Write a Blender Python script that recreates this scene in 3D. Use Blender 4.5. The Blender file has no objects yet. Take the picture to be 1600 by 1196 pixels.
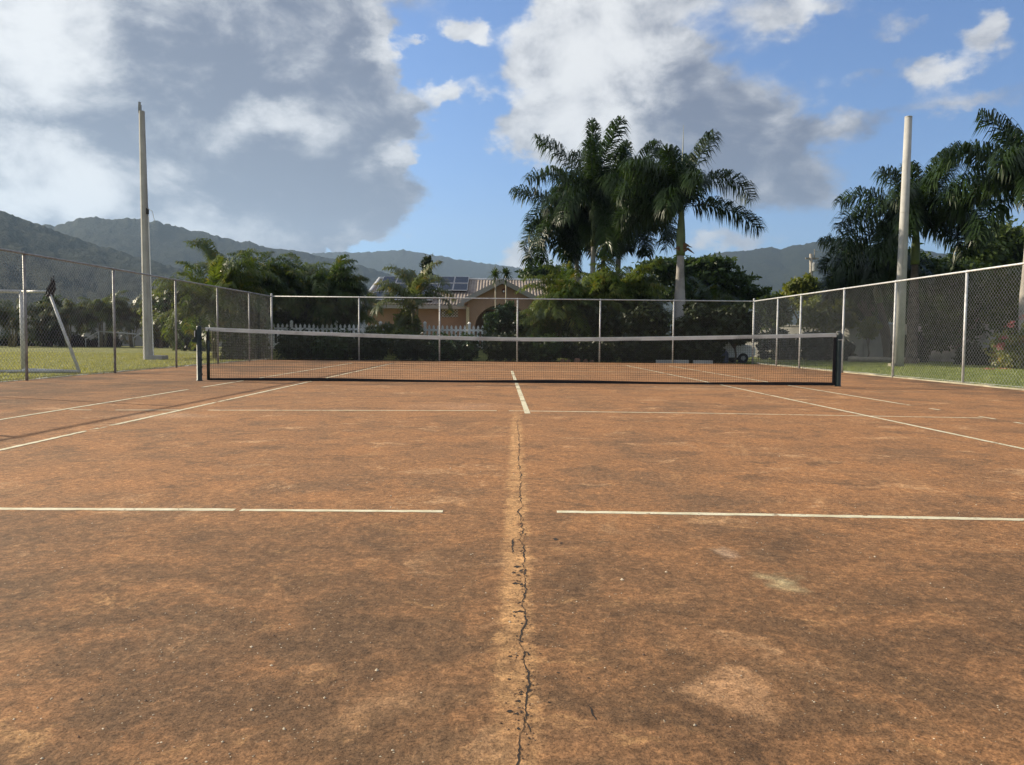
import bpy, math, random
import numpy as np
from mathutils import Vector, Matrix

S = bpy.context.scene
R = math.radians
COL = S.collection

# ------------------------------------------------------------------ camera
F_PX, CAM_H = 1252.4, 0.891
PITCH, YAW, ROLL = 0.05455, 0.01163, 0.0093
_fwd = Vector((math.sin(YAW) * math.cos(PITCH), math.cos(YAW) * math.cos(PITCH), -math.sin(PITCH)))
_r0 = Vector((math.cos(YAW), -math.sin(YAW), 0)); _u0 = _r0.cross(_fwd)
_right = _r0 * math.cos(ROLL) + _u0 * math.sin(ROLL)
_up = _u0 * math.cos(ROLL) - _r0 * math.sin(ROLL)
CAM = Vector((0, 0, CAM_H))
cd = bpy.data.cameras.new("camera"); cam = bpy.data.objects.new("camera", cd); COL.objects.link(cam)
cd.sensor_fit = 'HORIZONTAL'; cd.sensor_width = 36.0; cd.lens = F_PX / 1600 * 36.0
cd.clip_start = 0.05; cd.clip_end = 30000
m = Matrix((( _right.x, _up.x, -_fwd.x, CAM.x), (_right.y, _up.y, -_fwd.y, CAM.y), (_right.z, _up.z, -_fwd.z, CAM.z), (0, 0, 0, 1)))
cam.matrix_world = m
S.camera = cam
S.render.resolution_x = 1024; S.render.resolution_y = 765

def ray(px, py): return _fwd * F_PX + _right * (px - 800) - _up * (py - 598)
def at(px, py, Y):                      # the place seen at a spot of the photograph, Y metres ahead
    d = ray(px, py); return CAM + d * (Y / d.y)
def gnd(px, py, z=0.0):                 # the spot of level ground seen there
    d = ray(px, py); return CAM + d * ((z - CAM_H) / d.z)
def xat(px, Y, py=535): return at(px, py, Y).x
def zat(py, Y, px=800): return at(px, py, Y).z

# ------------------------------------------------------------------ render, exposure
S.render.engine = 'CYCLES'
S.view_settings.view_transform = 'Standard'; S.view_settings.look = 'None'
EXPO = 0.80
S.view_settings.exposure = EXPO; S.view_settings.gamma = 1.0
S.view_settings.use_curve_mapping = False
S.cycles.use_denoising = True
S.cycles.max_bounces = 6; S.cycles.diffuse_bounces = 3; S.cycles.glossy_bounces = 2
S.cycles.transmission_bounces = 4; S.cycles.transparent_max_bounces = 12; S.cycles.volume_bounces = 0
S.cycles.caustics_reflective = False; S.cycles.caustics_refractive = False
S.cycles.sample_clamp_indirect = 4.0

# ------------------------------------------------------------------ node helper
class NT:
    def __init__(s, tree): s.t = tree; s.L = tree.links
    def n(s, typ, props=None, **ins):
        nd = s.t.nodes.new(typ)
        for k, v in (props or {}).items(): setattr(nd, k, v)
        for k, v in ins.items(): s.set(nd, k, v)
        return nd
    def set(s, nd, key, v):
        if isinstance(key, str):
            if key.startswith('i') and key[1:].isdigit(): sock = nd.inputs[int(key[1:])]
            else: sock = nd.inputs[key.replace('_', ' ')]
        else: sock = nd.inputs[key]
        if isinstance(v, bpy.types.NodeSocket): s.L.new(v, sock)
        elif isinstance(v, bpy.types.Node): s.L.new(v.outputs[0], sock)
        else:
            if sock.type == 'RGBA' and isinstance(v, (tuple, list)) and len(v) == 3: v = tuple(v) + (1,)
            sock.default_value = v
    def math(s, op, a, b=0.0, c=0.0, clamp=False):
        return s.n('ShaderNodeMath', {'operation': op, 'use_clamp': clamp}, i0=a, i1=b, i2=c).outputs[0]
    def vm(s, op, a, b=(0, 0, 0), c=(0, 0, 0)):
        nd = s.n('ShaderNodeVectorMath', {'operation': op}, i0=a, i1=b)
        if op == 'MULTIPLY_ADD': s.set(nd, 'i2', c)
        return nd.outputs['Value'] if op in ('LENGTH', 'DOT_PRODUCT', 'DISTANCE') else nd.outputs[0]
    def ramp(s, v, a, b, lo=0.0, hi=1.0, smooth=True):
        return s.n('ShaderNodeMapRange', {'interpolation_type': 'SMOOTHSTEP' if smooth else 'LINEAR'},
                   Value=v, From_Min=a, From_Max=b, To_Min=lo, To_Max=hi).outputs[0]
    def noise(s, vec, scale, detail=4, rough=0.55, dist=0.0, out='Fac', dims='3D'):
        nd = s.n('ShaderNodeTexNoise', {'noise_dimensions': dims}, Vector=vec, Scale=scale, Detail=detail, Roughness=rough, Distortion=dist)
        return nd.outputs[out]
    def mix(s, f, a, b, blend='MIX'):
        nd = s.n('ShaderNodeMix', {'data_type': 'RGBA', 'blend_type': blend, 'clamp_factor': True})
        s.set(nd, 0, f); s.set(nd, 6, a); s.set(nd, 7, b)
        return nd.outputs[2]
    def blob(s, vec, cx, cy, rx, ry, w=1.0, ang=0.0, inner=0.0):
        v = s.vm('SUBTRACT', vec, (cx, cy, 0))
        if ang:
            v = s.n('ShaderNodeVectorRotate', {'rotation_type': 'Z_AXIS'}, Vector=v, Angle=-R(ang)).outputs[0]
        v = s.vm('MULTIPLY', v, (1 / rx, 1 / ry, 0))
        return s.ramp(s.vm('LENGTH', v), inner, 1.0, w, 0.0)

def srgb(r, g, b):
    f = lambda c: (c / 255 / 12.92) if c / 255 <= .04045 else ((c / 255 + .055) / 1.055) ** 2.4
    return (f(r), f(g), f(b))

# ------------------------------------------------------------------ sky and sun
SUN_AZ, SUN_EL = R(-68), R(24)          # left of the view and a little ahead
sun_dir = Vector((math.sin(SUN_AZ) * math.cos(SUN_EL), math.cos(SUN_AZ) * math.cos(SUN_EL), math.sin(SUN_EL)))
SKY_STRENGTH, SUN_STRENGTH = 0.08, 5.0
W = bpy.data.worlds.new("World"); S.world = W; W.use_nodes = True
wt = NT(W.node_tree); W.node_tree.nodes.clear()
sky = wt.n('ShaderNodeTexSky', {'sky_type': 'NISHITA', 'sun_disc': False, 'sun_elevation': SUN_EL, 'sun_rotation': SUN_AZ,
                                'air_density': 1.0, 'dust_density': 0.6, 'ozone_density': 2.0})
tc = wt.n('ShaderNodeTexCoord').outputs['Generated']
sep = wt.n('ShaderNodeSeparateXYZ', Vector=tc)
az = wt.math('ARCTAN2', sep.outputs[0], sep.outputs[1])
hor = wt.math('SQRT', wt.math('ADD', wt.math('MULTIPLY', sep.outputs[0], sep.outputs[0]), wt.math('MULTIPLY', sep.outputs[1], sep.outputs[1])))
el = wt.math('ARCTAN2', sep.outputs[2], hor)
ae = wt.n('ShaderNodeCombineXYZ', X=az, Y=el).outputs[0]      # azimuth and elevation of the direction, in radians
def AE(px, py):
    d = ray(px, py); return (math.atan2(d.x, d.y), math.atan2(d.z, math.hypot(d.x, d.y)))
ae_s = wt.vm('MULTIPLY', ae, (1.0, 1.5, 1.0))
wob1 = wt.n('ShaderNodeTexNoise', {'noise_dimensions': '3D'}, Vector=ae_s, Scale=5.0, Detail=3, Roughness=.55).outputs['Color']
wob2 = wt.n('ShaderNodeTexNoise', {'noise_dimensions': '3D'}, Vector=ae_s, Scale=20.0, Detail=6, Roughness=.62).outputs['Color']
pos = wt.vm('MULTIPLY_ADD', wt.vm('SUBTRACT', wob1, (.5, .5, .5)), (.09, .06, 0), ae)
pos = wt.vm('MULTIPLY_ADD', wt.vm('SUBTRACT', wob2, (.5, .5, .5)), (.085, .065, 0), pos)
def sky_blob(px, py, rx, ry, w, ang=0, inner=0.0):
    a, e = AE(px, py)
    return wt.blob(pos, a, e, rx / 1252.4, ry / 1252.4, w, ang, inner)
def total(lst):
    o = lst[0]
    for b in lst[1:]: o = wt.math('ADD', o, b)
    return o
cover = total([sky_blob(*b) for b in [
    (120, 130, 420, 300, 1.0, 0, .35), (380, 110, 280, 330, 1.0, 10, .4), (430, 300, 290, 110, .95, 0, .35), (120, 300, 330, 110, .9, 0, .3),
    (590, 185, 140, 70, .7, -8), (550, 320, 130, 70, .65), (200, -150, 600, 250, .9, 0, .3), (-400, 100, 600, 400, .9, 0, .3),
    (690, 165, 45, 34, .65), (725, 45, 58, 44, .75), (652, 74, 34, 16, .45), (625, 250, 40, 22, .5), (735, 145, 45, 26, .4), (590, 80, 50, 90, .5),
    (935, 110, 215, 185, 1.0, 0, .3), (860, 210, 140, 60, .55), (1110, 190, 280, 160, .75, -10, .2), (1190, 265, 210, 130, .55, -10), (1000, 250, 260, 80, .5),
    (1240, 10, 160, 50, .6), (1060, -30, 300, 60, .5), (1390, 42, 70, 36, .5), (1535, 55, 75, 62, .72), (1455, 118, 58, 34, .7), (1470, 168, 230, 38, .5),
    (1380, 105, 90, 22, .35), (830, 405, 140, 32, .7), (1140, 385, 120, 32, .6), (520, 378, 260, 26, .4), (300, 360, 400, 40, .45), (1750, 260, 200, 80, .3),
    (1500, -220, 500, 180, .5), (700, -300, 600, 180, .5)]])
cover = wt.math('ADD', cover, wt.math('ADD', wt.ramp(el, .50, .85, 0, .62), wt.ramp(wt.math('ABSOLUTE', az), .95, 1.5, 0, .55)))  # unseen cloud added overhead, beside and behind the view for brighter, neutral ambient
fine = wt.noise(ae_s, 9.0, 9, .64, .3)
dens = wt.math('ADD', cover, wt.math('MULTIPLY', wt.math('SUBTRACT', fine, .5), 1.0))
alpha = wt.ramp(dens, .24, .66)
lit = total([sky_blob(*b) for b in [
    (60, 60, 210, 180, .85), (60, 40, 110, 90, .5), (430, 185, 110, 55, .85), (120, 275, 210, 70, .95), (30, 320, 200, 45, .55), (300, 215, 90, 50, .35), (300, 20, 180, 60, .3),
    (690, 165, 60, 45, .9), (725, 45, 90, 70, .9), (615, 245, 70, 35, .8), (650, 72, 60, 30, .7), (600, 90, 50, 120, .65), (740, 140, 70, 50, .7),
    (880, 100, 190, 190, 1.0), (990, 60, 190, 110, .6), (860, 210, 170, 80, .6), (1000, 240, 160, 70, .35), (1240, 10, 180, 50, .5), (1060, -30, 300, 60, .5),
    (1535, 45, 90, 70, .7), (1455, 115, 80, 45, .8), (1390, 42, 80, 40, .4), (830, 405, 150, 40, .75), (1140, 385, 130, 40, .65), (520, 378, 280, 30, .4), (200, 345, 330, 40, .45),
    (1560, 160, 140, 50, .3), (1250, 100, 130, 70, .2), (520, 310, 190, 90, -.40), (330, 110, 170, 110, -.40), (560, 130, 100, 90, -.25), (250, 235, 120, 50, -.3), (380, 290, 160, 60, -.3), (1120, 260, 160, 120, -.25), (60, 190, 120, 40, -.3)]])
toward = (-.030, .016, 0)                 # a step towards the sun in azimuth and elevation
pos_s = wt.vm('ADD', ae_s, toward)
rel = wt.math('SUBTRACT', wt.noise(ae_s, 9.0, 8, .60, .3), wt.noise(pos_s, 9.0, 8, .60, .3))
fl = wt.noise(wt.vm('ADD', ae_s, (3.1, 1.7, 0)), 4.5, 7, .6, .3)
lit = wt.math('ADD', lit, wt.math('MULTIPLY', wt.math('SUBTRACT', fl, .5), 1.1))
lit = wt.math('ADD', lit, wt.math('MULTIPLY', rel, 2.6))
# a cloud's thin rim is bright, its thick middle grey
lit = wt.math('ADD', lit, wt.ramp(dens, .75, .35, 0.0, .22))
lit = wt.math('ADD', lit, wt.math('ADD', wt.ramp(el, .50, .85, 0, .22), wt.ramp(wt.math('ABSOLUTE', az), .95, 1.5, 0, .2)))  # the added out-of-view cloud is made paler to act as fill light
lit = wt.ramp(lit, -.30, 1.30, 0, 1)
def bg(c, k): return tuple(x * k for x in c)
ccol = wt.mix(lit, bg(srgb(106, 114, 137), 2 ** -EXPO), bg(srgb(246, 246, 246), 2 ** -EXPO))
skyc = wt.mix(1.0, sky.outputs[0], (SKY_STRENGTH,) * 3 + (1,), 'MULTIPLY')
skyc = wt.mix(1.0, skyc, (.60, .84, 1.20, 1), 'MULTIPLY')
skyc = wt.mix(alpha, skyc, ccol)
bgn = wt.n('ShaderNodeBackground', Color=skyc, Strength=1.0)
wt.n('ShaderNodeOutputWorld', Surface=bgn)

sl = bpy.data.lights.new("sun", 'SUN'); sl.energy = SUN_STRENGTH; sl.angle = R(0.53); sl.color = (1.0, .87, .66)
so = bpy.data.objects.new("sun", sl); COL.objects.link(so)
so.rotation_euler = (-sun_dir).to_track_quat('-Z', 'Y').to_euler()

# ------------------------------------------------------------------ building helpers
class MB:
    def __init__(s): s.v = []; s.f = []
    def add(s, V, F):
        o = len(s.v); s.v += [tuple(p) for p in V]; s.f += [tuple(i + o for i in f) for f in F]; return s
    def box(s, c, d, rz=0.0, M=None):
        hx, hy, hz = d[0] / 2, d[1] / 2, d[2] / 2
        P = [Vector((x * hx, y * hy, z * hz)) for z in (-1, 1) for y in (-1, 1) for x in (-1, 1)]
        if rz: rm = Matrix.Rotation(rz, 3, 'Z'); P = [rm @ p for p in P]
        if M: P = [M @ p for p in P]
        c = Vector(c); return s.add([p + c for p in P], [(0, 2, 3, 1), (4, 5, 7, 6), (0, 1, 5, 4), (2, 6, 7, 3), (0, 4, 6, 2), (1, 3, 7, 5)])
    def tube(s, pts, rad, n=8, cap=True, turn=0.0):
        pts = [Vector(p) for p in pts]
        if not isinstance(rad, (list, tuple)): rad = [rad] * len(pts)
        V = []; F = []; prev = None
        for i, p in enumerate(pts):
            t = (pts[min(i + 1, len(pts) - 1)] - pts[max(i - 1, 0)]).normalized()
            a = prev if prev is not None else (Vector((1, 0, 0)) if abs(t.x) < .9 else Vector((0, 1, 0)))
            a = (a - t * a.dot(t)).normalized(); b = t.cross(a); prev = a
            for k in range(n):
                q = 2 * math.pi * (k + turn) / n; V.append(p + (a * math.cos(q) + b * math.sin(q)) * rad[i])
        for i in range(len(pts) - 1):
            for k in range(n):
                F.append((i * n + k, i * n + (k + 1) % n, (i + 1) * n + (k + 1) % n, (i + 1) * n + k))
        if cap: F.append(tuple(reversed(range(n)))); F.append(tuple((len(pts) - 1) * n + k for k in range(n)))
        return s.add(V, F)
    def lathe(s, prof, c=(0, 0, 0), n=16):
        return s.tube([(c[0], c[1], c[2] + z) for r, z in prof], [r for r, z in prof], n)
    def prism(s, poly, off):
        n = len(poly); off = Vector(off); P = [Vector(p) for p in poly]
        return s.add(P + [p + off for p in P], [tuple(range(n)), tuple(reversed(range(n, 2 * n)))] + [(i, i + n, (i + 1) % n + n, (i + 1) % n) for i in range(n)])
    def build(s, name, mat, parent=None, smooth=False):
        return mesh(name, s.v, s.f, mat, parent, smooth)

def mesh(name, V, F, mat, parent=None, smooth=False):
    me = bpy.data.meshes.new(name)
    if isinstance(V, np.ndarray): me_from_np(me, V, F)
    else: me.from_pydata(V, [], F)
    for mm in (mat if isinstance(mat, (list, tuple)) else [mat]): me.materials.append(mm)
    if smooth: me.polygons.foreach_set('use_smooth', [True] * len(me.polygons))
    me.update()
    o = bpy.data.objects.new(name, me); COL.objects.link(o)
    if parent is not None: attach(o, parent)
    return o
def me_from_np(me, V, F):               # V (n,3); F list of (m,k) index arrays
    F = F if isinstance(F, list) else [F]
    me.vertices.add(len(V)); me.vertices.foreach_set('co', np.ascontiguousarray(V, np.float32).ravel())
    tot = sum(f.size for f in F); npol = sum(len(f) for f in F)
    me.loops.add(tot); me.loops.foreach_set('vertex_index', np.concatenate([f.ravel() for f in F]).astype(np.int32))
    lt = np.concatenate([np.full(len(f), f.shape[1], np.int32) for f in F]); ls = np.concatenate([[0], np.cumsum(lt)[:-1]]).astype(np.int32)
    me.polygons.add(npol); me.polygons.foreach_set('loop_start', ls); me.polygons.foreach_set('loop_total', lt)
    me.update(calc_edges=True); me.validate()
def attach(o, parent):
    o.parent = parent
    p = parent; off = Vector((0, 0, 0))
    while p is not None: off += p.location; p = p.parent
    o.location = -off                    # parts are modelled where they stand
def tag(o, label, cat, group=None):
    o['label'] = label; o['category'] = cat
    if group: o['group'] = group
    return o
def thing(name, label, cat, loc, group=None):
    o = bpy.data.objects.new(name, None); COL.objects.link(o); o.location = loc; o.empty_display_size = .3
    return tag(o, label, cat, group)
def struct(o, kind='structure'): o['kind'] = kind; return o

# ------------------------------------------------------------------ materials
def mat(name):
    m_ = bpy.data.materials.new(name); m_.use_nodes = True; m_.node_tree.nodes.clear(); return m_, NT(m_.node_tree)
def finish(t, col, rough=.7, bump=None, bstr=.3, bdist=.01, metal=0.0, spec=.5):
    p = t.n('ShaderNodeBsdfPrincipled', Base_Color=col, Roughness=rough, Metallic=metal, **{'Specular_IOR_Level': spec})
    if bump is not None: t.set(p, 'Normal', t.n('ShaderNodeBump', Height=bump, Strength=bstr, Distance=bdist).outputs[0])
    return p
def out(t, sh): t.n('ShaderNodeOutputMaterial', Surface=sh)
def wc(t): return t.n('ShaderNodeNewGeometry').outputs['Position']
def simple(name, col, var=.25, scale=6, rough=.7, metal=0.0, bscale=40, bstr=.15, spec=.4, dirt=None, dirt_amt=.5):
    m_, t = mat(name); p = wc(t)
    n1 = t.noise(p, scale, 5, .6); n2 = t.noise(p, bscale, 4, .6)
    c = t.mix(t.ramp(n1, .3, .7), tuple(x * (1 - var) for x in col), tuple(min(1, x * (1 + var)) for x in col))
    if dirt: c = t.mix(t.math('MULTIPLY', t.ramp(t.noise(p, scale * .37, 6, .65), .48, .66), dirt_amt), c, dirt)
    out(t, finish(t, c, rough, n2, bstr, .01, metal, spec)); return m_
def leaf_mat(name, c1, c2, trans=.35, rough=.45, scale=.9, dry=None, dry_amt=.0, spec=.3):
    m_, t = mat(name); p = wc(t)
    n1 = t.noise(p, scale, 3, .6); n2 = t.noise(p, 7.0, 2, .5)
    f = t.ramp(t.math('ADD', t.math('MULTIPLY', n1, .6), t.math('MULTIPLY', n2, .4)), .36, .64)
    c = t.mix(f, c1, c2)
    if dry: c = t.mix(t.math('MULTIPLY', t.ramp(t.noise(p, 2.3, 4, .6), .56, .64), dry_amt), c, dry)
    pb = finish(t, c, rough, spec=spec)
    tr = t.n('ShaderNodeBsdfTranslucent', Color=t.mix(1.0, c, (1.5, 1.5, .7, 1), 'MULTIPLY'))
    out(t, t.n('ShaderNodeMixShader', i0=trans, i1=pb, i2=tr)); return m_

M = {}
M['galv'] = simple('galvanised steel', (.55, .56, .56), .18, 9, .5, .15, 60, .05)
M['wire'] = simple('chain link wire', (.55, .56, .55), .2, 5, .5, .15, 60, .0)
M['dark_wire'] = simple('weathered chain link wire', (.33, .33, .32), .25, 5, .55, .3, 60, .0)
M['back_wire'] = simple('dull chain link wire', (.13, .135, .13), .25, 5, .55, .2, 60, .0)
M['dark_galv'] = simple('weathered steel', (.32, .32, .31), .3, 7, .5, .15, 50, .1, dirt=(.14, .10, .08), dirt_amt=.3)
M['green_paint'] = simple('chipped dark green paint', (.018, .030, .025), .3, 8, .45, 0, 40, .15, dirt=(.16, .17, .16), dirt_amt=.35)
M['black_cord'] = simple('black net cord', (.010, .010, .011), .2, 8, .7)
M['band'] = simple('black net band', (.012, .012, .014), .3, 6, .7)
M['tape'] = simple('grubby white net tape', (.64, .67, .63), .1, 3, .75, dirt=(.22, .21, .19), dirt_amt=.5)
M['concrete'] = simple('pole concrete', (.46, .45, .42), .10, 1.5, .8, 0, 35, .25, dirt=(.30, .28, .25), dirt_amt=.45)
m_, t = mat('weathered pole concrete'); p = wc(t)
n1 = t.noise(t.vm('MULTIPLY', p, (9, 9, .45)), 1.0, 6, .65); n2 = t.noise(p, 2.2, 6, .65); n3 = t.noise(p, 40, 4, .6)
c = t.mix(t.ramp(n2, .3, .7), (.40, .39, .365, 1), (.50, .49, .46, 1)); c = t.mix(t.ramp(n1, .50, .66, 0, .6), c, (.25, .235, .205, 1)); c = t.mix(t.ramp(n1, .36, .26, 0, .5), c, (.58, .57, .53, 1))
out(t, finish(t, c, .85, n3, .3, .01)); M['concrete'] = m_
M['pale_concrete'] = simple('pale kerb concrete', (.36, .33, .24), .2, 4, .85, 0, 30, .4, dirt=(.22, .19, .13), dirt_amt=.7)
M['wall'] = simple('stained boundary wall', (.42, .41, .39), .15, .8, .85, 0, 20, .3, dirt=(.16, .155, .14), dirt_amt=.7)
M['goal'] = simple('worn white goal paint', (.62, .61, .58), .12, 5, .5, 0, 30, .05, dirt=(.33, .30, .25), dirt_amt=.4)
M['white'] = simple('white paint', (.90, .90, .90), .06, 3, .55, dirt=(.42, .41, .37), dirt_amt=.4)
M['peach'] = simple('peach render', (.40, .255, .180), .10, 1.3, .85, 0, 25, .2)
M['fascia'] = simple('grey fascia', (.36, .34, .32), .08, 2, .7)
M['tile'] = simple('roof tile', (.33, .275, .235), .22, 3.0, .75, 0, 30, .3, dirt=(.13, .105, .09), dirt_amt=.6)
M['dark'] = simple('dark interior', (.025, .022, .02), .2)
M['frame'] = simple('panel frame', (.5, .51, .52), .05, 2, .4, .6)
M['ornament'] = simple('dark red ornament', (.14, .025, .02), .2)
M['wood'] = simple('weathered pole wood', (.34, .31, .26), .2, 5, .85, dirt=(.15, .13, .1), dirt_amt=.5)
M['metal_grey'] = simple('grey transformer', (.30, .31, .31), .1)
M['log'] = simple('pale dead log', (.42, .36, .27), .2, 6, .9, 0, 20, .5, dirt=(.2, .16, .11), dirt_amt=.6)
M['stone'] = simple('reddish stone', (.20, .11, .075), .35, 5, .9, 0, 20, .5)
M['car_paint'] = simple('white car paint', (.66, .67, .68), .03, 1, .25)
M['rubber'] = simple('tyre rubber', (.02, .02, .02), .2)
M['plastic'] = simple('dark blue plastic', (.05, .07, .12), .2, 3, .4)
M['ball'] = simple('faded tennis ball', (.62, .62, .50), .1, 20, .9)
M['trunk'] = simple('royal palm trunk', (.36, .335, .305), .12, 2.2, .85, 0, 18, .3, dirt=(.20, .185, .16), dirt_amt=.6)
M['bark'] = simple('grey brown bark', (.13, .105, .08), .3, 6, .9, 0, 25, .6)
M['cane'] = simple('ringed palm cane', (.22, .20, .10), .3, 5, .7, 0, 20, .2)
M['shaft'] = simple('green crownshaft', (.12, .16, .055), .2, 2, .4, 0, 15, .1, dirt=(.16, .12, .06), dirt_amt=.5)
M['deadleaf'] = simple('dry brown leaf sheath', (.15, .095, .055), .3, 4, .85)
M['flower'] = leaf_mat('pink red flowers', (.36, .10, .12), (.46, .20, .17), .3)

# sunlit solar glass
m_, t = mat('solar glass'); p = wc(t)
out(t, finish(t, t.mix(t.noise(p, 3, 3), (.012, .014, .020, 1), (.022, .025, .034, 1)), .16, spec=.12)); M['solar'] = m_

M['royal'] = leaf_mat('royal palm leaf', (.016, .034, .010), (.036, .066, .017), .25, .40)
M['areca'] = leaf_mat('areca palm leaf', (.050, .088, .018), (.122, .152, .032), .38, .4, dry=(.26, .20, .06), dry_amt=.5)
M['areca_dark'] = leaf_mat('dark areca palm leaf', (.024, .050, .012), (.062, .095, .020), .35, .4, dry=(.20, .16, .05), dry_amt=.4)
M['pale_palm'] = leaf_mat('blue green palm leaf', (.075, .105, .050), (.14, .165, .075), .3, .4, dry=(.34, .22, .05), dry_amt=.55)
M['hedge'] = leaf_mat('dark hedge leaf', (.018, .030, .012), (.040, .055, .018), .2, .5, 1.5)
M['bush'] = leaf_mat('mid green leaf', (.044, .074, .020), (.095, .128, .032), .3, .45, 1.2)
M['tree'] = leaf_mat('deep green tree leaf', (.026, .052, .014), (.060, .092, .022), .28, .5, .8)
M['lime'] = leaf_mat('yellow green leaf', (.085, .115, .022), (.18, .19, .040), .38, .45, 1.0)
M['round'] = leaf_mat('glossy shrub leaf', (.020, .048, .020), (.045, .080, .030), .22, .35, 2.0)
M['flowerbush'] = leaf_mat('ixora leaf', (.11, .15, .04), (.24, .23, .07), .35, .4, 4.0, dry=(.30, .13, .06), dry_amt=.5)

# ------------------------------------------------------------------ court surface
XL, XR, YB, YF = -9.25, 9.9, 31.0, -3.0
def court_material():
    m_, t = mat('worn clay-coloured court'); p = wc(t)
    flat = t.vm('MULTIPLY', p, (1, 1, 0))
    w = t.n('ShaderNodeTexNoise', Vector=flat, Scale=2.2, Detail=5, Roughness=.6).outputs['Color']
    q = t.vm('MULTIPLY_ADD', t.vm('SUBTRACT', w, (.5, .5, .5)), (.7, .7, 0), flat)
    big = t.noise(q, .35, 6, .62); mid = t.noise(q, 1.3, 7, .68); mid2 = t.noise(t.vm('ADD', q, (31, 17, 0)), 2.6, 8, .7)
    fin = t.noise(flat, 38, 6, .72); fin2 = t.noise(t.vm('ADD', flat, (3, 9, 0)), 130, 3, .6)
    orange, brown, dark, worn = (.330, .163, .070), (.245, .130, .062), (.125, .075, .042), (.50, .30, .155)
    mid3 = t.noise(t.vm('ADD', q, (11, 5, 0)), 6.5, 9, .74)
    c = t.mix(t.ramp(mid, .38, .60), brown, orange)
    c = t.mix(t.math('MULTIPLY', t.ramp(big, .46, .64), .7), c, orange)
    c = t.mix(t.math('MULTIPLY', t.ramp(mid2, .50, .66), .66), c, dark)
    c = t.mix(t.math('MULTIPLY', t.ramp(mid3, .52, .68), .34), c, dark)
    c = t.mix(t.math('MULTIPLY', t.ramp(t.noise(t.vm('ADD', q, (7, 3, 0)), .7, 9, .72), .50, .64), .62), c, (.15, .092, .052))
    c = t.mix(t.math('MULTIPLY', t.ramp(t.noise(t.vm('ADD', q, (70, 3, 0)), 1.6, 10, .76), .55, .66), .80), c, worn)
    c = t.mix(t.math('MULTIPLY', t.ramp(t.noise(t.vm('ADD', q, (40, 23, 0)), 5.0, 9, .76), .56, .66), .6), c, (.40, .215, .095))
    strk = t.noise(t.n('ShaderNodeVectorRotate', {'rotation_type': 'Z_AXIS'}, Vector=t.vm('MULTIPLY', q, (1, 1, 0)), Angle=.35).outputs[0], 1.0, 2, .5)
    sv_ = t.vm('MULTIPLY', t.n('ShaderNodeVectorRotate', {'rotation_type': 'Z_AXIS'}, Vector=flat, Angle=.25).outputs[0], (5.5, .45, 0))
    sl_ = t.math('MULTIPLY', t.ramp(t.noise(sv_, 1.0, 8, .7, .4), .53, .66), t.ramp(strk, .42, .62))
    c = t.mix(t.math('MULTIPLY', sl_, .40), c, (.43, .245, .115))
    sv_ = t.vm('MULTIPLY', t.n('ShaderNodeVectorRotate', {'rotation_type': 'Z_AXIS'}, Vector=flat, Angle=-.9).outputs[0], (6.5, .6, 0))
    sl_ = t.math('MULTIPLY', t.ramp(t.noise(sv_, 1.0, 8, .7, .4), .55, .66), t.ramp(strk, .55, .38))
    c = t.mix(t.math('MULTIPLY', sl_, .40), c, (.14, .080, .042))
    # trampled, stained run-back behind the baseline
    Yq = t.n('ShaderNodeSeparateXYZ', Vector=q).outputs[1]
    back = t.math('MULTIPLY', t.ramp(Yq, 4.9, 2.3), t.ramp(t.math('ADD', t.math('MULTIPLY', mid3, .25), t.math('MULTIPLY', mid2, .75)), .40, .56, .30, 1))
    c = t.mix(t.math('MULTIPLY', back, .80), c, (.118, .070, .037))
    c = t.mix(t.math('MULTIPLY', t.math('MULTIPLY', t.ramp(Yq, 4.9, 2.6), t.ramp(t.noise(t.vm('ADD', q, (90, 13, 0)), 3.1, 9, .74), .57, .68)), .75), c, (.42, .24, .105))
    # algae-dark margins near the fences and greyer near corner, as the photograph shows
    X = t.n('ShaderNodeSeparateXYZ', Vector=q)
    left = t.ramp(X.outputs[0], -3.6, -7.0); right = t.ramp(X.outputs[0], 7.2, 9.6)
    c = t.mix(t.math('MULTIPLY', t.math('MULTIPLY', left, t.ramp(big, .62, .38)), .75), c, (.095, .060, .035))
    c = t.mix(t.math('MULTIPLY', t.math('MULTIPLY', right, t.ramp(mid, .7, .35)), .80), c, (.085, .052, .032))
    near = [((-.75, 2.1), (1.0, .65), .5, (.115, .068, .038)), ((.55, 1.75), (.42, .35), .75, (.085, .050, .028)), ((1.5, 2.2), (.8, .5), .45, (.095, .057, .032)),
            ((1.25, 3.4), (.4, .5), .45, (.090, .054, .030)), ((-.55, 3.3), (.7, .8), .35, (.115, .070, .040))]
    for (cx, cy), (rx, ry), a, colr in near:
        c = t.mix(t.math('MULTIPLY', t.blob(q, cx, cy, rx, ry, a), t.ramp(mid2, .3, .55)), c, colr)
    for px, py, rx, ry, a, colr in [(1222, 902, .085, .11, .8, (.44, .36, .20)), (1150, 1068, .10, .09, .9, (.50, .29, .15)), (600, 1100, .1, .1, .45, (.48, .29, .15)),
                                    (1130, 867, .05, .09, .5, (.5, .36, .25)), (1080, 606, .9, .7, .6, (.46, .27, .14)), (720, 635, .7, .5, .4, (.50, .30, .18)), (250, 650, .6, .3, .6, (.47, .30, .18))]:
        g = gnd(px, py)
        c = t.mix(t.math('MULTIPLY', t.blob(q, g.x, g.y, rx * 1.6, ry * 1.6, a), t.ramp(mid2, .25, .6)), c, colr)
    # dusty filled joint along the crack
    Xo = t.n('ShaderNodeSeparateXYZ', Vector=flat)
    off = t.math('ABSOLUTE', t.math('ADD', t.math('SUBTRACT', Xo.outputs[0], t.math('MULTIPLY', Xo.outputs[1], .0178)), t.math('MULTIPLY', t.math('SUBTRACT', mid2, .5), .13)))
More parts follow.
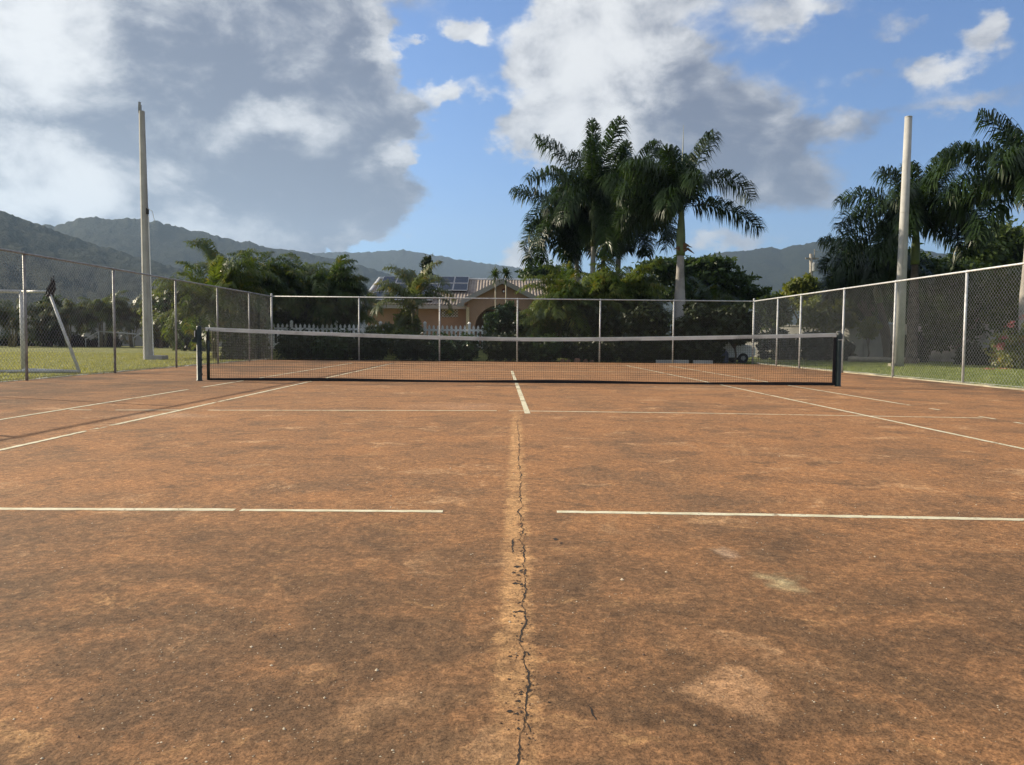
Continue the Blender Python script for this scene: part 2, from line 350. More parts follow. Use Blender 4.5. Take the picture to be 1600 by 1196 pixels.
    joint = t.math('MULTIPLY', t.ramp(t.math('ADD', off, t.math('MULTIPLY', t.math('SUBTRACT', mid3, .5), .16)), .074, .026), t.ramp(Xo.outputs[1], 11.5, 7.5))
    joint = t.math('MULTIPLY', joint, t.ramp(t.noise(t.vm('ADD', flat, (9, 2, 0)), 3.4, 6, .65), .36, .54, .25, 1))
    c = t.mix(t.math('MULTIPLY', joint, .74), c, (.50, .29, .13))
    # grain and pale grit
    fin3 = t.noise(t.vm('MULTIPLY', t.vm('ADD', flat, (5, 1, 0)), (1, .8, 1)), 17, 7, .75)
    c = t.mix(t.ramp(fin3, .50, .66, 0, .50), c, t.mix(1.0, c, (1.7, 1.65, 1.5, 1), 'MULTIPLY'))
    c = t.mix(t.ramp(fin3, .50, .36, 0, .50), c, t.mix(1.0, c, (.55, .54, .52, 1), 'MULTIPLY'))
    c = t.mix(t.ramp(fin, .40, .66, 0, .75), c, t.mix(1.0, c, (2.0, 1.95, 1.9, 1), 'MULTIPLY'))
    c = t.mix(t.ramp(fin2, .52, .36, 0, .75), c, t.mix(1.0, c, (.45, .43, .42, 1), 'MULTIPLY'))
    vor = t.n('ShaderNodeTexVoronoi', {'feature': 'F1'}, Vector=flat, Scale=75.0)
    pick = t.n('ShaderNodeSeparateColor', Color=vor.outputs['Color']).outputs[0]
    grit = t.math('MULTIPLY', t.ramp(vor.outputs['Distance'], .26, .14), t.ramp(pick, .88, .91))
    grit = t.math('MULTIPLY', grit, t.ramp(mid2, .42, .60))
    c = t.mix(t.math('MULTIPLY', grit, .85), c, (.56, .46, .32))
    h = t.math('ADD', t.math('MULTIPLY', fin, .55), t.math('ADD', t.math('MULTIPLY', fin2, .25), t.math('MULTIPLY', grit, .35)))
    h = t.math('ADD', h, t.math('MULTIPLY', mid2, .5))
    out(t, finish(t, c, .88, h, .85, .010, spec=.25))
    return m_
M['court'] = court_material()
mb = MB(); mb.box(((XL + XR) / 2, (YB + YF) / 2, -.04), (XR - XL, YB - YF, .08)); struct(mb.build('tennis_court', M['court']))

# lines, sheets 4 mm above the court, worn through in places
def line_material():
    m_, t = mat('worn cream line paint'); p = wc(t); flat = t.vm('MULTIPLY', p, (1, 1, 0))
    n1 = t.noise(flat, 9, 7, .7); n2 = t.noise(flat, 1.1, 4, .6)
    c = t.mix(t.ramp(n1, .35, .65), (.60, .53, .34), (.80, .74, .54))
    pb = finish(t, c, .8, t.noise(flat, 60, 4, .6), .4, .004)
    wear = t.ramp(t.math('ADD', t.math('MULTIPLY', n1, .6), t.math('MULTIPLY', n2, .6)), .662, .715)
    out(t, t.n('ShaderNodeMixShader', i0=wear, i1=pb, i2=t.n('ShaderNodeBsdfTransparent').outputs[0])); return m_
M['line'] = line_material()
mb = MB()
def stripe(p0, p1, w0, w1=None, seed=0, z=.0014):
    rr = random.Random(seed); w1 = w1 or w0
    a, b = Vector(p0), Vector(p1); n = max(2, int((b - a).length / .05)); d = (b - a).normalized(); s_ = Vector((-d.y, d.x))
    V = []; F = []
    for i in range(n + 1):
        f = i / n; c = a.lerp(b, f); w = (w0 + (w1 - w0) * f) / 2
        for sg in (1, -1):
            j = w + rr.uniform(-.0055, .003); q = c + s_ * sg * j
            V.append((q.x, q.y, z))
        if i: F.append((2 * i - 2, 2 * i - 1, 2 * i + 1, 2 * i))
    mb.add(V, F)
def stripe_px(p0, p1, w, seed=0, z=.0014):
    g0, g1 = gnd(*p0), gnd(*p1); stripe(g0.xy, g1.xy, w, seed=seed, z=z)
X0, YN = 0.281, 15.943
stripe_px((-420, 794), (367, 797), .055, 1); stripe_px((376, 797.5), (692, 799.5), .05, 2)      # baseline, broken at the joint
stripe_px((870, 800), (1200, 805), .055, 3); stripe_px((1200, 805), (2050, 821), .058, 4)
stripe_px((108, 640.5), (143, 641), .05, 5); stripe_px((180, 641), (282, 641), .05, 6); stripe_px((325, 641.3), (776, 642), .055, 7); stripe_px((795, 642.2), (1100, 646), .055, 8); stripe_px((1100, 646), (1535, 653.5), .05, 9)
stripe((X0 + .02, YN - 6.4), (X0 - .03, YN + 6.4), .07, seed=10, z=.0022)                          # centre line
stripe((X0 - 4.14, .9), (X0 - 4.12, YN), .055, seed=11, z=.0030); stripe((X0 - 4.12, YN), (X0 - 4.1, YN + 11.7), .055, seed=12, z=.0030)
stripe((X0 + 4.13, .9), (X0 + 4.12, YN), .055, seed=13, z=.0030); stripe((X0 + 4.12, YN), (X0 + 4.0, YN + 11.7), .055, seed=14, z=.0030)
stripe((X0 - 5.50, 1.5), (X0 - 5.49, 13.3), .055, seed=15, z=.0038); stripe((X0 - 5.48, 13.9), (X0 - 5.47, YN + 11.7), .055, seed=16, z=.0038)
stripe((X0 + 5.49, 11.2), (X0 + 5.47, YN + 11.7), .055, seed=17, z=.0038); stripe((X0 + 5.5, 10.5), (X0 + 5.5, 10.75), .05, seed=18, z=.0038); stripe((X0 + 5.5, 9.3), (X0 + 5.5, 9.62), .05, seed=19, z=.0038); stripe((X0 + 5.5, 8.6), (X0 + 5.5, 8.95), .05, seed=20, z=.0038)
stripe((X0 - 4.1, YN + 11.75), (X0 + 4.1, YN + 11.75), .05, seed=21); stripe((X0 - 4.05, YN + 6.4), (X0 + 4.05, YN + 6.4), .05, seed=22)
struct(mb.build('court_lines', M['line']))

# the crack down the middle: jagged dark gap with side branches and pits
mb = MB(); rr = random.Random(5)
def crack(px_pts, w, jit, seed):
    rr = random.Random(seed)
    P = [gnd(*q).xy for q in px_pts]; L = []
    for a, b in zip(P, P[1:]):
        n = max(1, int((b - a).length / .010))
        for i in range(n): L.append(a.lerp(b, i / n))
    V = []; F = []; x = 0; wl = 0
    for i, q in enumerate(L):
        x = x * .80 + rr.uniform(-1, 1) * jit * .8; wl = wl * .6 + rr.uniform(-1, 1) * .5
        wv = w * max(.22, .50 + .28 * math.sin(i * .17 + seed) + .40 * wl) * min(1, (i + 1) / 3, (len(L) - i) / 3)
        V += [(q.x + x - wv / 2, q.y, .0009), (q.x + x + wv / 2, q.y, .0009)]
        if i: F.append((2 * i - 2, 2 * i - 1, 2 * i + 1, 2 * i))
    mb.add(V, F)
crack([(806, 1215), (812, 1165), (818, 1140), (820, 1110), (823, 1090), (826, 1070), (822, 1050), (818, 1035), (820, 1020), (814, 1005), (819, 985), (825, 972), (819, 958), (816, 940), (821, 920), (819, 900)], .0070, .004, 1)
crack([(819, 900), (818, 880), (815, 850), (817, 820), (812, 800), (816, 790), (811, 775), (814, 760), (813, 740), (810, 715), (812, 700), (810, 680), (808, 655)], .0085, .006, 2)
crack([(826, 1091), (833, 1084), (846, 1087), (852, 1083)], .006, .003, 3)
crack([(820, 1012), (808, 1020), (800, 1019)], .005, .003, 4); crack([(802, 842), (800, 855), (801, 866)], .008, .004, 6)
crack([(919, 1102), (931, 1118), (940, 1130)], .007, .004, 7); crack([(820, 1120), (826, 1135), (834, 1150)], .004, .004, 8)
def pit(px, py, rx, ry, seed):
    rr = random.Random(seed); g = gnd(px, py); n = 18
    mb.add([(g.x + math.cos(k * 6.283 / n) * rx * rr.uniform(.45, 1.2), g.y + math.sin(k * 6.283 / n) * ry * rr.uniform(.45, 1.2), .0011) for k in range(n)], [tuple(range(n))])
for i, (px, py, rx, ry) in enumerate([(808, 886, .016, .025), (814, 893, .012, .03), (803, 895, .010, .02), (810, 899, .014, .014), (806, 912, .02, .02), (815, 914, .012, .018), (813, 956, .02, .012), (805, 957, .012, .01), (820, 964, .008, .016),
                                      (797, 1112, .013, .010), (797, 1026, .008, .008), (868, 843, .016, .03), (877, 849, .010, .02), (795, 1062, .007, .008), (872, 1052, .006, .006), (920, 1060, .006, .005), (858, 1098, .005, .006), (802, 848, .007, .04)]):
    pit(px, py, rx * .80, ry * .70, 40 + i)
CR = [(806, 1215), (818, 1140), (823, 1090), (822, 1050), (820, 1020), (819, 985), (819, 958), (821, 920), (818, 880), (815, 850), (817, 820), (812, 800), (814, 760), (811, 720), (808, 655)]
rr = random.Random(77); CRUMB = []
for k in range(230):
    i = min(len(CR) - 2, int(rr.random() ** .8 * (len(CR) - 1))); f = rr.random(); px = CR[i][0] + (CR[i + 1][0] - CR[i][0]) * f; py = CR[i][1] + (CR[i + 1][1] - CR[i][1]) * f
    g_ = gnd(px, py); dx = rr.gauss(0, .016) - .006; CRUMB.append((g_.x + dx, g_.y))
    if k % 2: r_ = rr.uniform(.0015, .0055); n = 9; mb.add([(g_.x + dx * .7 + math.cos(q * 6.283 / n) * r_ * rr.uniform(.4, 1.3), g_.y + math.sin(q * 6.283 / n) * r_ * rr.uniform(.6, 2.2), .0010) for q in range(n)], [tuple(range(n))])
m_, t = mat('open crack'); p = wc(t); out(t, finish(t, t.mix(t.noise(p, 60, 3), (.008, .006, .005, 1), (.035, .024, .017, 1)), .95)); M['crack'] = m_
struct(mb.build('court_crack', M['crack']))

# loose chips of stone on the near court
rng = np.random.default_rng(3)
def chips(n, seed, mat_):
    rng = np.random.default_rng(seed)
    y = 1.45 + 5.0 * rng.random(n) ** 2.0; x = (rng.random(n) - .5) * 1.5 * y
    clump = np.sin(x * 3.1 + 1.3) * np.sin(y * 2.7 + x) + rng.normal(0, .5, n); k = clump > .1; x, y = x[k], y[k]; n = len(x)
    s = rng.gamma(1.6, .0009, n) + .0008
    base = np.array([[1, 0, 0], [0, 1, 0], [-1, 0, 0], [0, -1, 0], [0, 0, .8], [.7, .7, .3]])[:5]
    a = rng.random(n) * 6.28; st = .5 + rng.random((n, 5)) * .8
    V = base[None] * s[:, None, None] * st[:, :, None]
    c, d = np.cos(a), np.sin(a); X = V[:, :, 0] * c[:, None] - V[:, :, 1] * d[:, None]; Y = V[:, :, 0] * d[:, None] + V[:, :, 1] * c[:, None]
    P = np.stack([X + x[:, None], Y + y[:, None], V[:, :, 2] + .0005], -1).reshape(-1, 3)
    F = (np.array([[0, 1, 4], [1, 2, 4], [2, 3, 4], [3, 0, 4]])[None] + (np.arange(n) * 5)[:, None, None]).reshape(-1, 3)
    o = mesh('gravel', P, F, mat_); struct(o, 'stuff'); return o
V = []; F = []
for (x, y) in CRUMB + [(x + rr.gauss(0, .02), y + rr.gauss(0, .03)) for x, y in CRUMB]:
    r_ = rr.uniform(.0015, .0050); o = len(V); n = 6
    V += [(x + math.cos(q) * r_ * rr.uniform(.6, 1.2), y + math.sin(q) * r_ * rr.uniform(.6, 1.2), .0003) for q in [k * 6.283 / n for k in range(n)]] + [(x + rr.uniform(-.3, .3) * r_, y, r_ * rr.uniform(.4, .9))]
    F += [(o + k, o + (k + 1) % n, o + n) for k in range(n)]
struct(mesh('rubble', V, F, simple('crumbled court edge', (.26, .15, .08), .45, 60, .9)), 'stuff')
chips(2400, 8, simple('pale stone chips', (.60, .50, .36), .3, 30, .8))
chips(700, 9, simple('brown stone chips', (.16, .10, .07), .4, 30, .9))

# ------------------------------------------------------------------ lawn, to the horizon
def lawn_material():
    m_, t = mat('mown lawn'); p = wc(t); flat = t.vm('MULTIPLY', p, (1, 1, 0))
    n1 = t.noise(flat, .22, 5, .6); n2 = t.noise(flat, 2.0, 6, .7); n3 = t.noise(flat, 45, 3, .7)
    X = t.n('ShaderNodeSeparateXYZ', Vector=p)
    dry = t.mix(t.ramp(n2, .3, .7), (.24, .245, .085), (.42, .39, .15))
    green = t.mix(t.ramp(n2, .3, .7), (.15, .185, .055), (.27, .29, .095))
    f = t.math('ADD', t.ramp(X.outputs[0], 0, -14, 0, .75), t.math('MULTIPLY', t.math('SUBTRACT', n1, .5), 1.3), clamp=True)
    c = t.mix(f, green, dry)
    c = t.mix(t.math('MULTIPLY', t.ramp(n1, .56, .68), .5), c, (.17, .19, .07))
    c = t.mix(t.ramp(n3, .35, .6, .5, 0), c, t.mix(1.0, c, (.45, .5, .4, 1), 'MULTIPLY'))
    out(t, finish(t, c, .9, t.math('ADD', n3, n2), .9, .04, spec=.15)); return m_
M['lawn'] = lawn_material()
def ground_z(x, y):
    s = lambda v: min(1, max(0, v)) ** 2 * (3 - 2 * min(1, max(0, v)))
    return -.045 + .42 * s((y - 33.5) / 3) * s((x + 14) / 4) * s((9 - x) / 4)
def axis(lo, hi, n, ctr, p=3):
    return [ctr + (abs(u) ** p) * (hi - ctr if u > 0 else ctr - lo) * (1 if u > 0 else -1) for u in np.linspace(-1, 1, n)]
gx = sorted(set([round(v, 3) for v in list(np.arange(-30, 30, 1.0)) + [-4800, -2500, -1200, -600, -300, -150, -80, -50, 50, 80, 150, 300, 600, 1200, 2500, 4800]]))
gy = sorted(set([round(v, 3) for v in list(np.arange(-8, 60, 1.0)) + [-400, -200, -60, -20, 80, 120, 200, 350, 600, 1200, 2500, 4800]]))
V = [(x, y, ground_z(x, y)) for y in gy for x in gx]; nx = len(gx)
F = [(j * nx + i, j * nx + i + 1, (j + 1) * nx + i + 1, (j + 1) * nx + i) for j in range(len(gy) - 1) for i in range(nx - 1)]
V = [(x, y, z - .05) if (XL < x < XR and -4 < y < YB - 1) else (x, y, z) for x, y, z in V]
struct(mesh('lawn', V, F, M['lawn'], smooth=True))

def blades(n, xs, ys, h, seed, mat_):
    rng = np.random.default_rng(seed)
    x = xs[0] + (xs[1] - xs[0]) * rng.random(n); y = ys[0] + (ys[1] - ys[0]) * rng.random(n) ** 1.4
    hh = h * (.4 + rng.random(n)); a = rng.random(n) * 6.28; w = .006 + .008 * rng.random(n)
    lean = rng.normal(0, .5, (n, 2)) * hh[:, None]
    z = np.full(n, -.045)
    A = np.stack([x - np.cos(a) * w, y - np.sin(a) * w, z], 1); B = np.stack([x + np.cos(a) * w, y + np.sin(a) * w, z], 1)
    C = np.stack([x + lean[:, 0], y + lean[:, 1], z + hh], 1)
    P = np.stack([A, B, C], 1).reshape(-1, 3); F = np.arange(3 * n).reshape(-1, 3)
    return struct(mesh('grass', P, F, mat_), 'stuff')
blades(45000, (XL - 16, XL - .12), (12, 42), .05, 1, leaf_mat('dry grass blade', (.25, .255, .085), (.43, .40, .15), .3, .6, 1.0))
blades(45000, (XR + .22, XR + 14), (11, 36), .055, 2, leaf_mat('green grass blade', (.16, .20, .055), (.29, .32, .10), .3, .6, 1.0))
blades(9000, (XL - .25, XL + .03), (9, YB), .07, 3, leaf_mat('edge grass blade', (.12, .13, .04), (.24, .22, .09), .3, .6, 1.0))

# pale concrete edging under the right fence
mb = MB(); rr = random.Random(4); n = 60; V = []; F = []
for i in range(n + 1):
    y = 6 + (YB + .1 - 6) * i / n; a = XR + rr.uniform(-.03, .02); b = XR + .11 + rr.uniform(-.02, .05); zt = .03 + rr.uniform(-.012, .012)
    V += [(a, y, -.05), (a, y, zt), (b, y, zt), (b, y, -.06)]
    if i: o = 4 * i; F += [(o - 4, o, o + 1, o - 3), (o - 3, o + 1, o + 2, o - 2), (o - 2, o + 2, o + 3, o - 1)]
mb.add(V, F); struct(mb.build('kerb', M['pale_concrete']))
mb = MB(); V = []; F = []
for i in range(n + 1):
    y = 6 + (YB + .1 - 6) * i / n; a = XL - .12 + rr.uniform(-.03, .03); b = XL - .012; zt = .012 + rr.uniform(-.008, .008)
    V += [(a, y, -.06), (a, y, zt), (b, y, zt), (b, y, -.06)]
    if i: o = 4 * i; F += [(o - 4, o, o + 1, o - 3), (o - 3, o + 1, o + 2, o - 2), (o - 2, o + 2, o + 3, o - 1)]
mb.add(V, F); struct(mb.build('kerb', M['wall']))

# ------------------------------------------------------------------ hills
def interp(pts, x):
    xs = [p[0] for p in pts]; ys = [p[1] for p in pts]; return float(np.interp(x, xs, ys))
def vnoise(x, y, seed):
    rng = np.random.default_rng(seed); T = rng.random((64, 64))
    def g(x, y):
        xi, yi = np.floor(x).astype(int), np.floor(y).astype(int); fx, fy = x - xi, y - yi; fx = fx * fx * (3 - 2 * fx); fy = fy * fy * (3 - 2 * fy)
        a = T[xi % 64, yi % 64]; b = T[(xi + 1) % 64, yi % 64]; c = T[xi % 64, (yi + 1) % 64]; d = T[(xi + 1) % 64, (yi + 1) % 64]
        return a + (b - a) * fx + (c - a) * fy + (a - b - c + d) * fx * fy
    o = 0; am = .5; f = 1.0
    for k in range(5): o = o + am * g(x * f + 13.7 * k, y * f + 7.1 * k); am *= .5; f *= 2.05
    return o
m_, t = mat('forested hillside'); p = wc(t)
n1 = t.noise(p, .012, 6, .65); n2 = t.noise(p, .09, 4, .7)
c = t.mix(t.ramp(n1, .35, .65), (.019, .025, .015, 1), (.032, .038, .021, 1)); c = t.mix(t.ramp(n2, .3, .7, .65, 0), c, (.010, .016, .007, 1))
out(t, finish(t, c, .95, t.math('ADD', n2, n1), 1.0, 6.0, spec=.05)); M['hill'] = m_
def ridge(crest, D, seed, span=.55, rough=6.0):
    px0, px1 = crest[0][0], crest[-1][0]; n = 520; rows = 46
    PX = np.linspace(px0, px1, n); V = np.zeros((rows, n, 3))
    dirs = [ray(px, interp(crest, px)) for px in PX]
    azs = np.array([math.atan2(d.x, d.y) for d in dirs]); H = np.array([CAM_H + D * d.z / math.hypot(d.x, d.y) for d in dirs])
    jit = (vnoise(PX / 5.0, PX * 0 + seed, seed) - .5) * rough * .9
    for j in range(rows):
        tt = j / (rows - 1) * 1.35
        r = D * (1 - span + span * tt)
        prof = np.clip(tt, 0, 1) ** 1.25 if tt <= 1 else 1 - (tt - 1) * .9
        u = azs / .11; g = vnoise(u * 1.2 + tt * 1.6, u * .3 + tt * 1.8, seed + 1) - .5
        amp = 4 * min(tt, 1) * max(0, 1 - tt) if tt < 1 else 0
        z = H * prof + jit * max(0, 1 - abs(tt - 1) / .10) + H * g * amp * .22 + (vnoise(u * 9, np.full(n, tt * 22), seed + 2) - .5) * rough * min(1, tt * 3)
        V[j, :, 0] = np.sin(azs) * r; V[j, :, 1] = np.cos(azs) * r; V[j, :, 2] = np.maximum(z, -.2 if j else -.3)
    idx = np.arange(rows * n).reshape(rows, n)
    F = np.stack([idx[:-1, :-1], idx[:-1, 1:], idx[1:, 1:], idx[1:, :-1]], -1).reshape(-1, 4)
    struct(mesh('hills', V.reshape(-1, 3), F, M['hill'], smooth=True))
ridge([(-900, 300), (-400, 296), (-150, 312), (0, 328), (40, 343), (100, 364), (160, 384), (230, 404), (300, 424), (400, 455), (520, 490), (640, 525)], 1000, 11, .6, 5)
ridge([(-700, 310), (-300, 330), (0, 352), (60, 352), (90, 348), (130, 338), (170, 340), (220, 341), (270, 351), (330, 365), (400, 380), (470, 394), (560, 412), (650, 440), (760, 480), (880, 525)], 1700, 21, .5, 9)
ridge([(250, 430), (350, 408), (430, 396), (510, 394), (560, 393), (620, 390), (660, 394), (710, 403), (760, 411), (800, 417), (840, 422), (870, 418), (930, 428), (1000, 424), (1100, 440), (1250, 480)], 3000, 31, .45, 12)
ridge([(850, 500), (960, 450), (1040, 416), (1085, 402), (1130, 394), (1165, 391), (1200, 387), (1225, 387), (1250, 380), (1285, 375), (1330, 378), (1400, 384), (1500, 398), (1600, 410), (2000, 425), (2500, 440)], 2200, 41, .5, 10)

# ------------------------------------------------------------------ chain link fences
def clip_diag(L, H, z0, k, sgn):
    # points on s - sgn*z = k inside the rectangle
    pts = []
    s0 = k + sgn * z0; s1 = k + sgn * H
    (sa, za), (sb, zb) = (s0, z0), (s1, H)
    def cl(s): return (s, (s - k) / sgn)
    if min(sa, sb) > L or max(sa, sb) < 0: return None
    if sa < 0: sa, za = cl(0)
    if sa > L: sa, za = cl(L)
    if sb < 0: sb, zb = cl(0)
    if sb > L: sb, zb = cl(L)
    if abs(zb - za) < .03: return None
    return (sa, za), (sb, zb)
def fence(label, A, B, post_s, H, wire_mat, steel, group='chain link fences round the court', pitch=.098, rw=.0018, nside=1):
    A, B = Vector((A[0], A[1], 0)), Vector((B[0], B[1], 0)); L = (B - A).length; d = (B - A).normalized(); nrm = Vector((-d.y, d.x, 0))
    root = thing('chain_link_fence', label, 'fence', A + (B - A) * .5, group)
    V = []; F = []
    for sgn in (1, -1):
        off = nrm * (.0024 * sgn + .034 * nside)
        k = -H - .1
        while k < L + H:
            c = clip_diag(L, H - .02, .03, k, sgn); k += pitch
            if not c: continue
            (sa, za), (sb, zb) = c
            p0 = A + d * sa + Vector((0, 0, za)) + off; p1 = A + d * sb + Vector((0, 0, zb)) + off
            side = (p1 - p0).normalized().cross(nrm)
            o = len(V)
            for p in (p0, p1):
                V += [p + side * rw, p - side * rw * .5 + nrm * rw * .87, p - side * rw * .5 - nrm * rw * .87]
            F += [(o, o + 1, o + 4, o + 3), (o + 1, o + 2, o + 5, o + 4), (o + 2, o, o + 3, o + 5)]
    mesh('wire_mesh', V, F, wire_mat, root)
    mb = MB(); mb.tube([A + Vector((0, 0, H)), B + Vector((0, 0, H))], .022, 8); mb.build('top_rail', steel, root, True)
    mb = MB(); mb.tube([A + Vector((0, 0, .05)) + nrm * .034, B + Vector((0, 0, .05)) + nrm * .034], .003, 5); mb.build('tension_wire', wire_mat, root)
    for s, big in post_s:
        q = A + d * s; r = .036 if big else .028
        mb = MB(); mb.lathe([(r, -.08), (r, H - .03)] if not big else [(r, -.08), (r, H + .05)], q, 10)
        po = mb.build('fence_post', steel, root, True)
        mb = MB(); mb.lathe([(r + .006, 0), (r + .006, .03), (r * .7, .055), (.004, .065)], q + Vector((0, 0, H - .03 if not big else H + .05)), 10); mb.build('post_cap', steel, po, True)
    return root
FH = 2.43
lA, lB = Vector((XL - .02, 8.2)), Vector((-8.9, YB))
Ll = (lB - lA).length
ly = [9.0, 12.2, 15.5, 18.9, 22.3, 25.4, 28.4]
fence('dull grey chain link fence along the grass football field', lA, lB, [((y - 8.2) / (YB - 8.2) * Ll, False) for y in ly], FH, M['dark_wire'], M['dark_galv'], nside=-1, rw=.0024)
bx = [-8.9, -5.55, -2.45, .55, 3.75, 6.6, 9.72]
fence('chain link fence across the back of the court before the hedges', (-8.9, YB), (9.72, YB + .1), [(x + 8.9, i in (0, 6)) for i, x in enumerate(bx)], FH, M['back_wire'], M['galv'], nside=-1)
ry = [27.6, 24.4, 20.95, 17.35, 14.0, 10.8]
rA, rB = Vector((9.72, YB + .1)), Vector((XR + .25, 8.0)); Lr = (rB - rA).length
ry = [28.4, 25.7, 22.5, 19.4, 16.4, 13.2, 10.1]
def ry_from(px):                         # along the fence line, where a post stands in the photograph
    lo, hi = 8.0, YB
    for _ in range(40):
        y = (lo + hi) / 2; f = (YB + .1 - y) / (YB + .1 - 8.0); x = 9.72 + f * (XR + .25 - 9.72)
        if (Vector((x, y, 1)) - CAM).dot(_right) / (Vector((x, y, 1)) - CAM).dot(_fwd) * F_PX + 800 > px: lo = y
        else: hi = y
    return y
ry = [ry_from(px) for px in (1214, 1250, 1317, 1397, 1507)] + [13.4, 10.2]
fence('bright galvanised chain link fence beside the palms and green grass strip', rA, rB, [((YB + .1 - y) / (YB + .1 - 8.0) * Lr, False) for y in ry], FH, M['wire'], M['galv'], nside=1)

# ------------------------------------------------------------------ tennis net
nx0, nx1 = gnd(300, 597).x, gnd(1309, 604).x
net = thing('tennis_net', 'black tennis net with grubby white tape on dark green posts across the court', 'tennis net', ((nx0 + nx1) / 2, YN, 0))
def net_h(x):
    u = abs((x - (nx0 + nx1) / 2) / ((nx1 - nx0) / 2)); return .905 + (1.055 - .905) * u ** 1.5
ma, mz = nx0 + .19, nx1 - .10
mb = MB(); rw = .0021
V = []; F = []
def cord(pts):
    for p0, p1 in zip(pts, pts[1:]):
        d_ = (p1 - p0).normalized(); a = Vector((0, 1, 0)); b = d_.cross(a); o = len(V)
        for p in (p0, p1): V.extend([p + b * rw, p - b * rw * .5 + a * rw * .87, p - b * rw * .5 - a * rw * .87])
        F.extend([(o, o + 1, o + 4, o + 3), (o + 1, o + 2, o + 5, o + 4), (o + 2, o, o + 3, o + 5)])
def sway(x, f): return .012 * math.sin(x * 2.1) * math.sin(f * 3.1) + .008 * math.sin(x * 5.3 + f * 4)
ncell = 20; xs = np.linspace(ma, mz, int((mz - ma) / .0445) + 1)
def npt(x, f): return Vector((x + .004 * math.sin(f * 9 + x * 3), YN + sway(x, f), .05 + f * (net_h(x) - .10)))
for x in xs: cord([npt(x, f) for f in np.linspace(0, 1, 7)])
for f in np.linspace(0, 1, ncell): cord([npt(x, f) for x in xs[::3].tolist() + [mz]])
mesh('net_mesh', V, F, M['black_cord'], net)
def ribbon(z0, z1, y, th, x0, x1, n=80):
    mb = MB(); VV = []; FF = []
    for i in range(n + 1):
        x = x0 + (x1 - x0) * i / n; a, b = z0(x), z1(x); yy = y + .004 * math.sin(x * 3)
        VV += [(x, yy - th, a), (x, yy - th, b), (x, yy, b + .006), (x, yy + th, b), (x, yy + th, a)]
        if i:
            o = 5 * i
            FF += [(o - 5 + k, o + k, o + (k + 1) % 5, o - 5 + (k + 1) % 5) for k in range(5)]
    FF += [(0, 1, 2, 3, 4), tuple(5 * n + k for k in (4, 3, 2, 1, 0))]
    mb.add(VV, FF); return mb
ribbon(lambda x: net_h(x) - .062, lambda x: net_h(x) + .006, YN, .007, nx0 + .13, nx1 - .03).build('top_tape', M['tape'], net)
ribbon(lambda x: .012, lambda x: .062 + .012 * math.sin(x * 1.3), YN, .005, ma - .02, mz + .02).build('bottom_band', M['band'], net)
for x in (ma - .012, mz + .012):
    mb = MB(); mb.box((x, YN, (net_h(x) - .07) / 2 + .01), (.06, .014, net_h(x) - .09)); mb.build('side_band', M['band'], net)
mb = MB(); mb.tube([(nx0, YN, net_h(nx0) - .01), (nx0 + .14, YN, net_h(nx0) - .012)], .006, 6); mb.build('net_cable', M['dark_galv'], net); mb = MB(); mb.tube([(nx1 - .04, YN, net_h(nx1) - .01), (nx1 + .02, YN, net_h(nx1) + .01)], .006, 6); mb.build('net_cable', M['dark_galv'], net)
for i, x in enumerate((nx0, nx1)):
    mb = MB(); h = 1.09 if i == 0 else 1.075; r = .050 if i == 0 else .055
    mb.lathe([(r + .012, -.02), (r + .012, .012), (r, .02), (r, h - .03), (r * .8, h - .005), (r * .3, h)], (x, YN, 0), 14)
    po = mb.build('net_post', M['green_paint'], net, True)
    mb = MB(); s = 1 if i == 0 else -1
    for k in range(6): mb = MB(); mb.lathe([(.009, 0), (.014, .015), (.009, .03)], (x + s * (r + .008), YN - .01, .12 + k * .14), 6); mb.build('lacing_hook', M['green_paint'], po)
    if i == 0:
        mb = MB(); mb.prism([(x - .03, YN - .045, 1.02), (x - .05, YN - .045, 1.0), (x - .075, YN - .045, .84), (x - .12, YN - .045, .80), (x - .12, YN - .045, .76), (x - .03, YN - .045, .76)], (0, .09, 0)); mb.build('winder', M['green_paint'], po)
        mb = MB(); mb.box((x - .066, YN - .048, .93), (.012, .02, .12)); mb.build('winder_plate', M['white'], po)
        mb = MB(); mb.tube([(x + .19, YN - .01, .02), (x + .18, YN - .015, .5), (x + .195, YN - .015, .80)], .02, 8); mb.tube([(x + .195, YN - .015, .80), (x + .21, YN - .015, .88), (x + .19, YN - .015, .95), (x + .20, YN - .015, 1.02)], .014, 8); mb.build('net_pole', M['green_paint'], po, True)
    else:
        mb = MB(); mb.tube([(x - .06, YN, 1.075), (x, YN, 1.10), (x + .06, YN, 1.03), (x + .06, YN, .95)], .012, 8); mb.build('pulley', M['dark_galv'], po, True)
        mb = MB(); mb.box((x + .01, YN - .058, .93), (.10, .01, .012)); mb.build('clamp', M['tape'], po)

# ------------------------------------------------------------------ flood-light poles without lamps
def pole(label, basepx, toppx, r0, r1, sides, extra):
    g = gnd(*basepx, -.045); top = at(toppx[0], toppx[1], g.y)
    root = thing('concrete_pole', label, 'pole', g, 'tall concrete poles beside the court')
    mb = MB(); mb.tube([g, g.lerp(top, .5), top], [r0, (r0 + r1) / 2, r1], sides, True, .5 if sides == 8 else 0); mb.build('shaft', M['concrete'], root, sides > 10)
    return root, g, top
root, g, top = pole('faceted grey concrete pole with small bracket on top, standing in the football field', (232, 562), (221.5, 174), .188, .105, 8, 1)
mb = MB(); mb.box((top.x - .07, g.y, top.z + .08), (.10, .08, .32)); mb.tube([(top.x - .08, g.y, top.z + .2), (top.x - .08, g.y, top.z + .34)], .05, 8); mb.build('bracket', M['metal_grey'], root)
mb = MB(); c = g.lerp(top, .60)
mb.box(c + Vector((.145, -.06, 0)), (.07, .10, .22)); mb.build('junction_box', M['dark'], root)
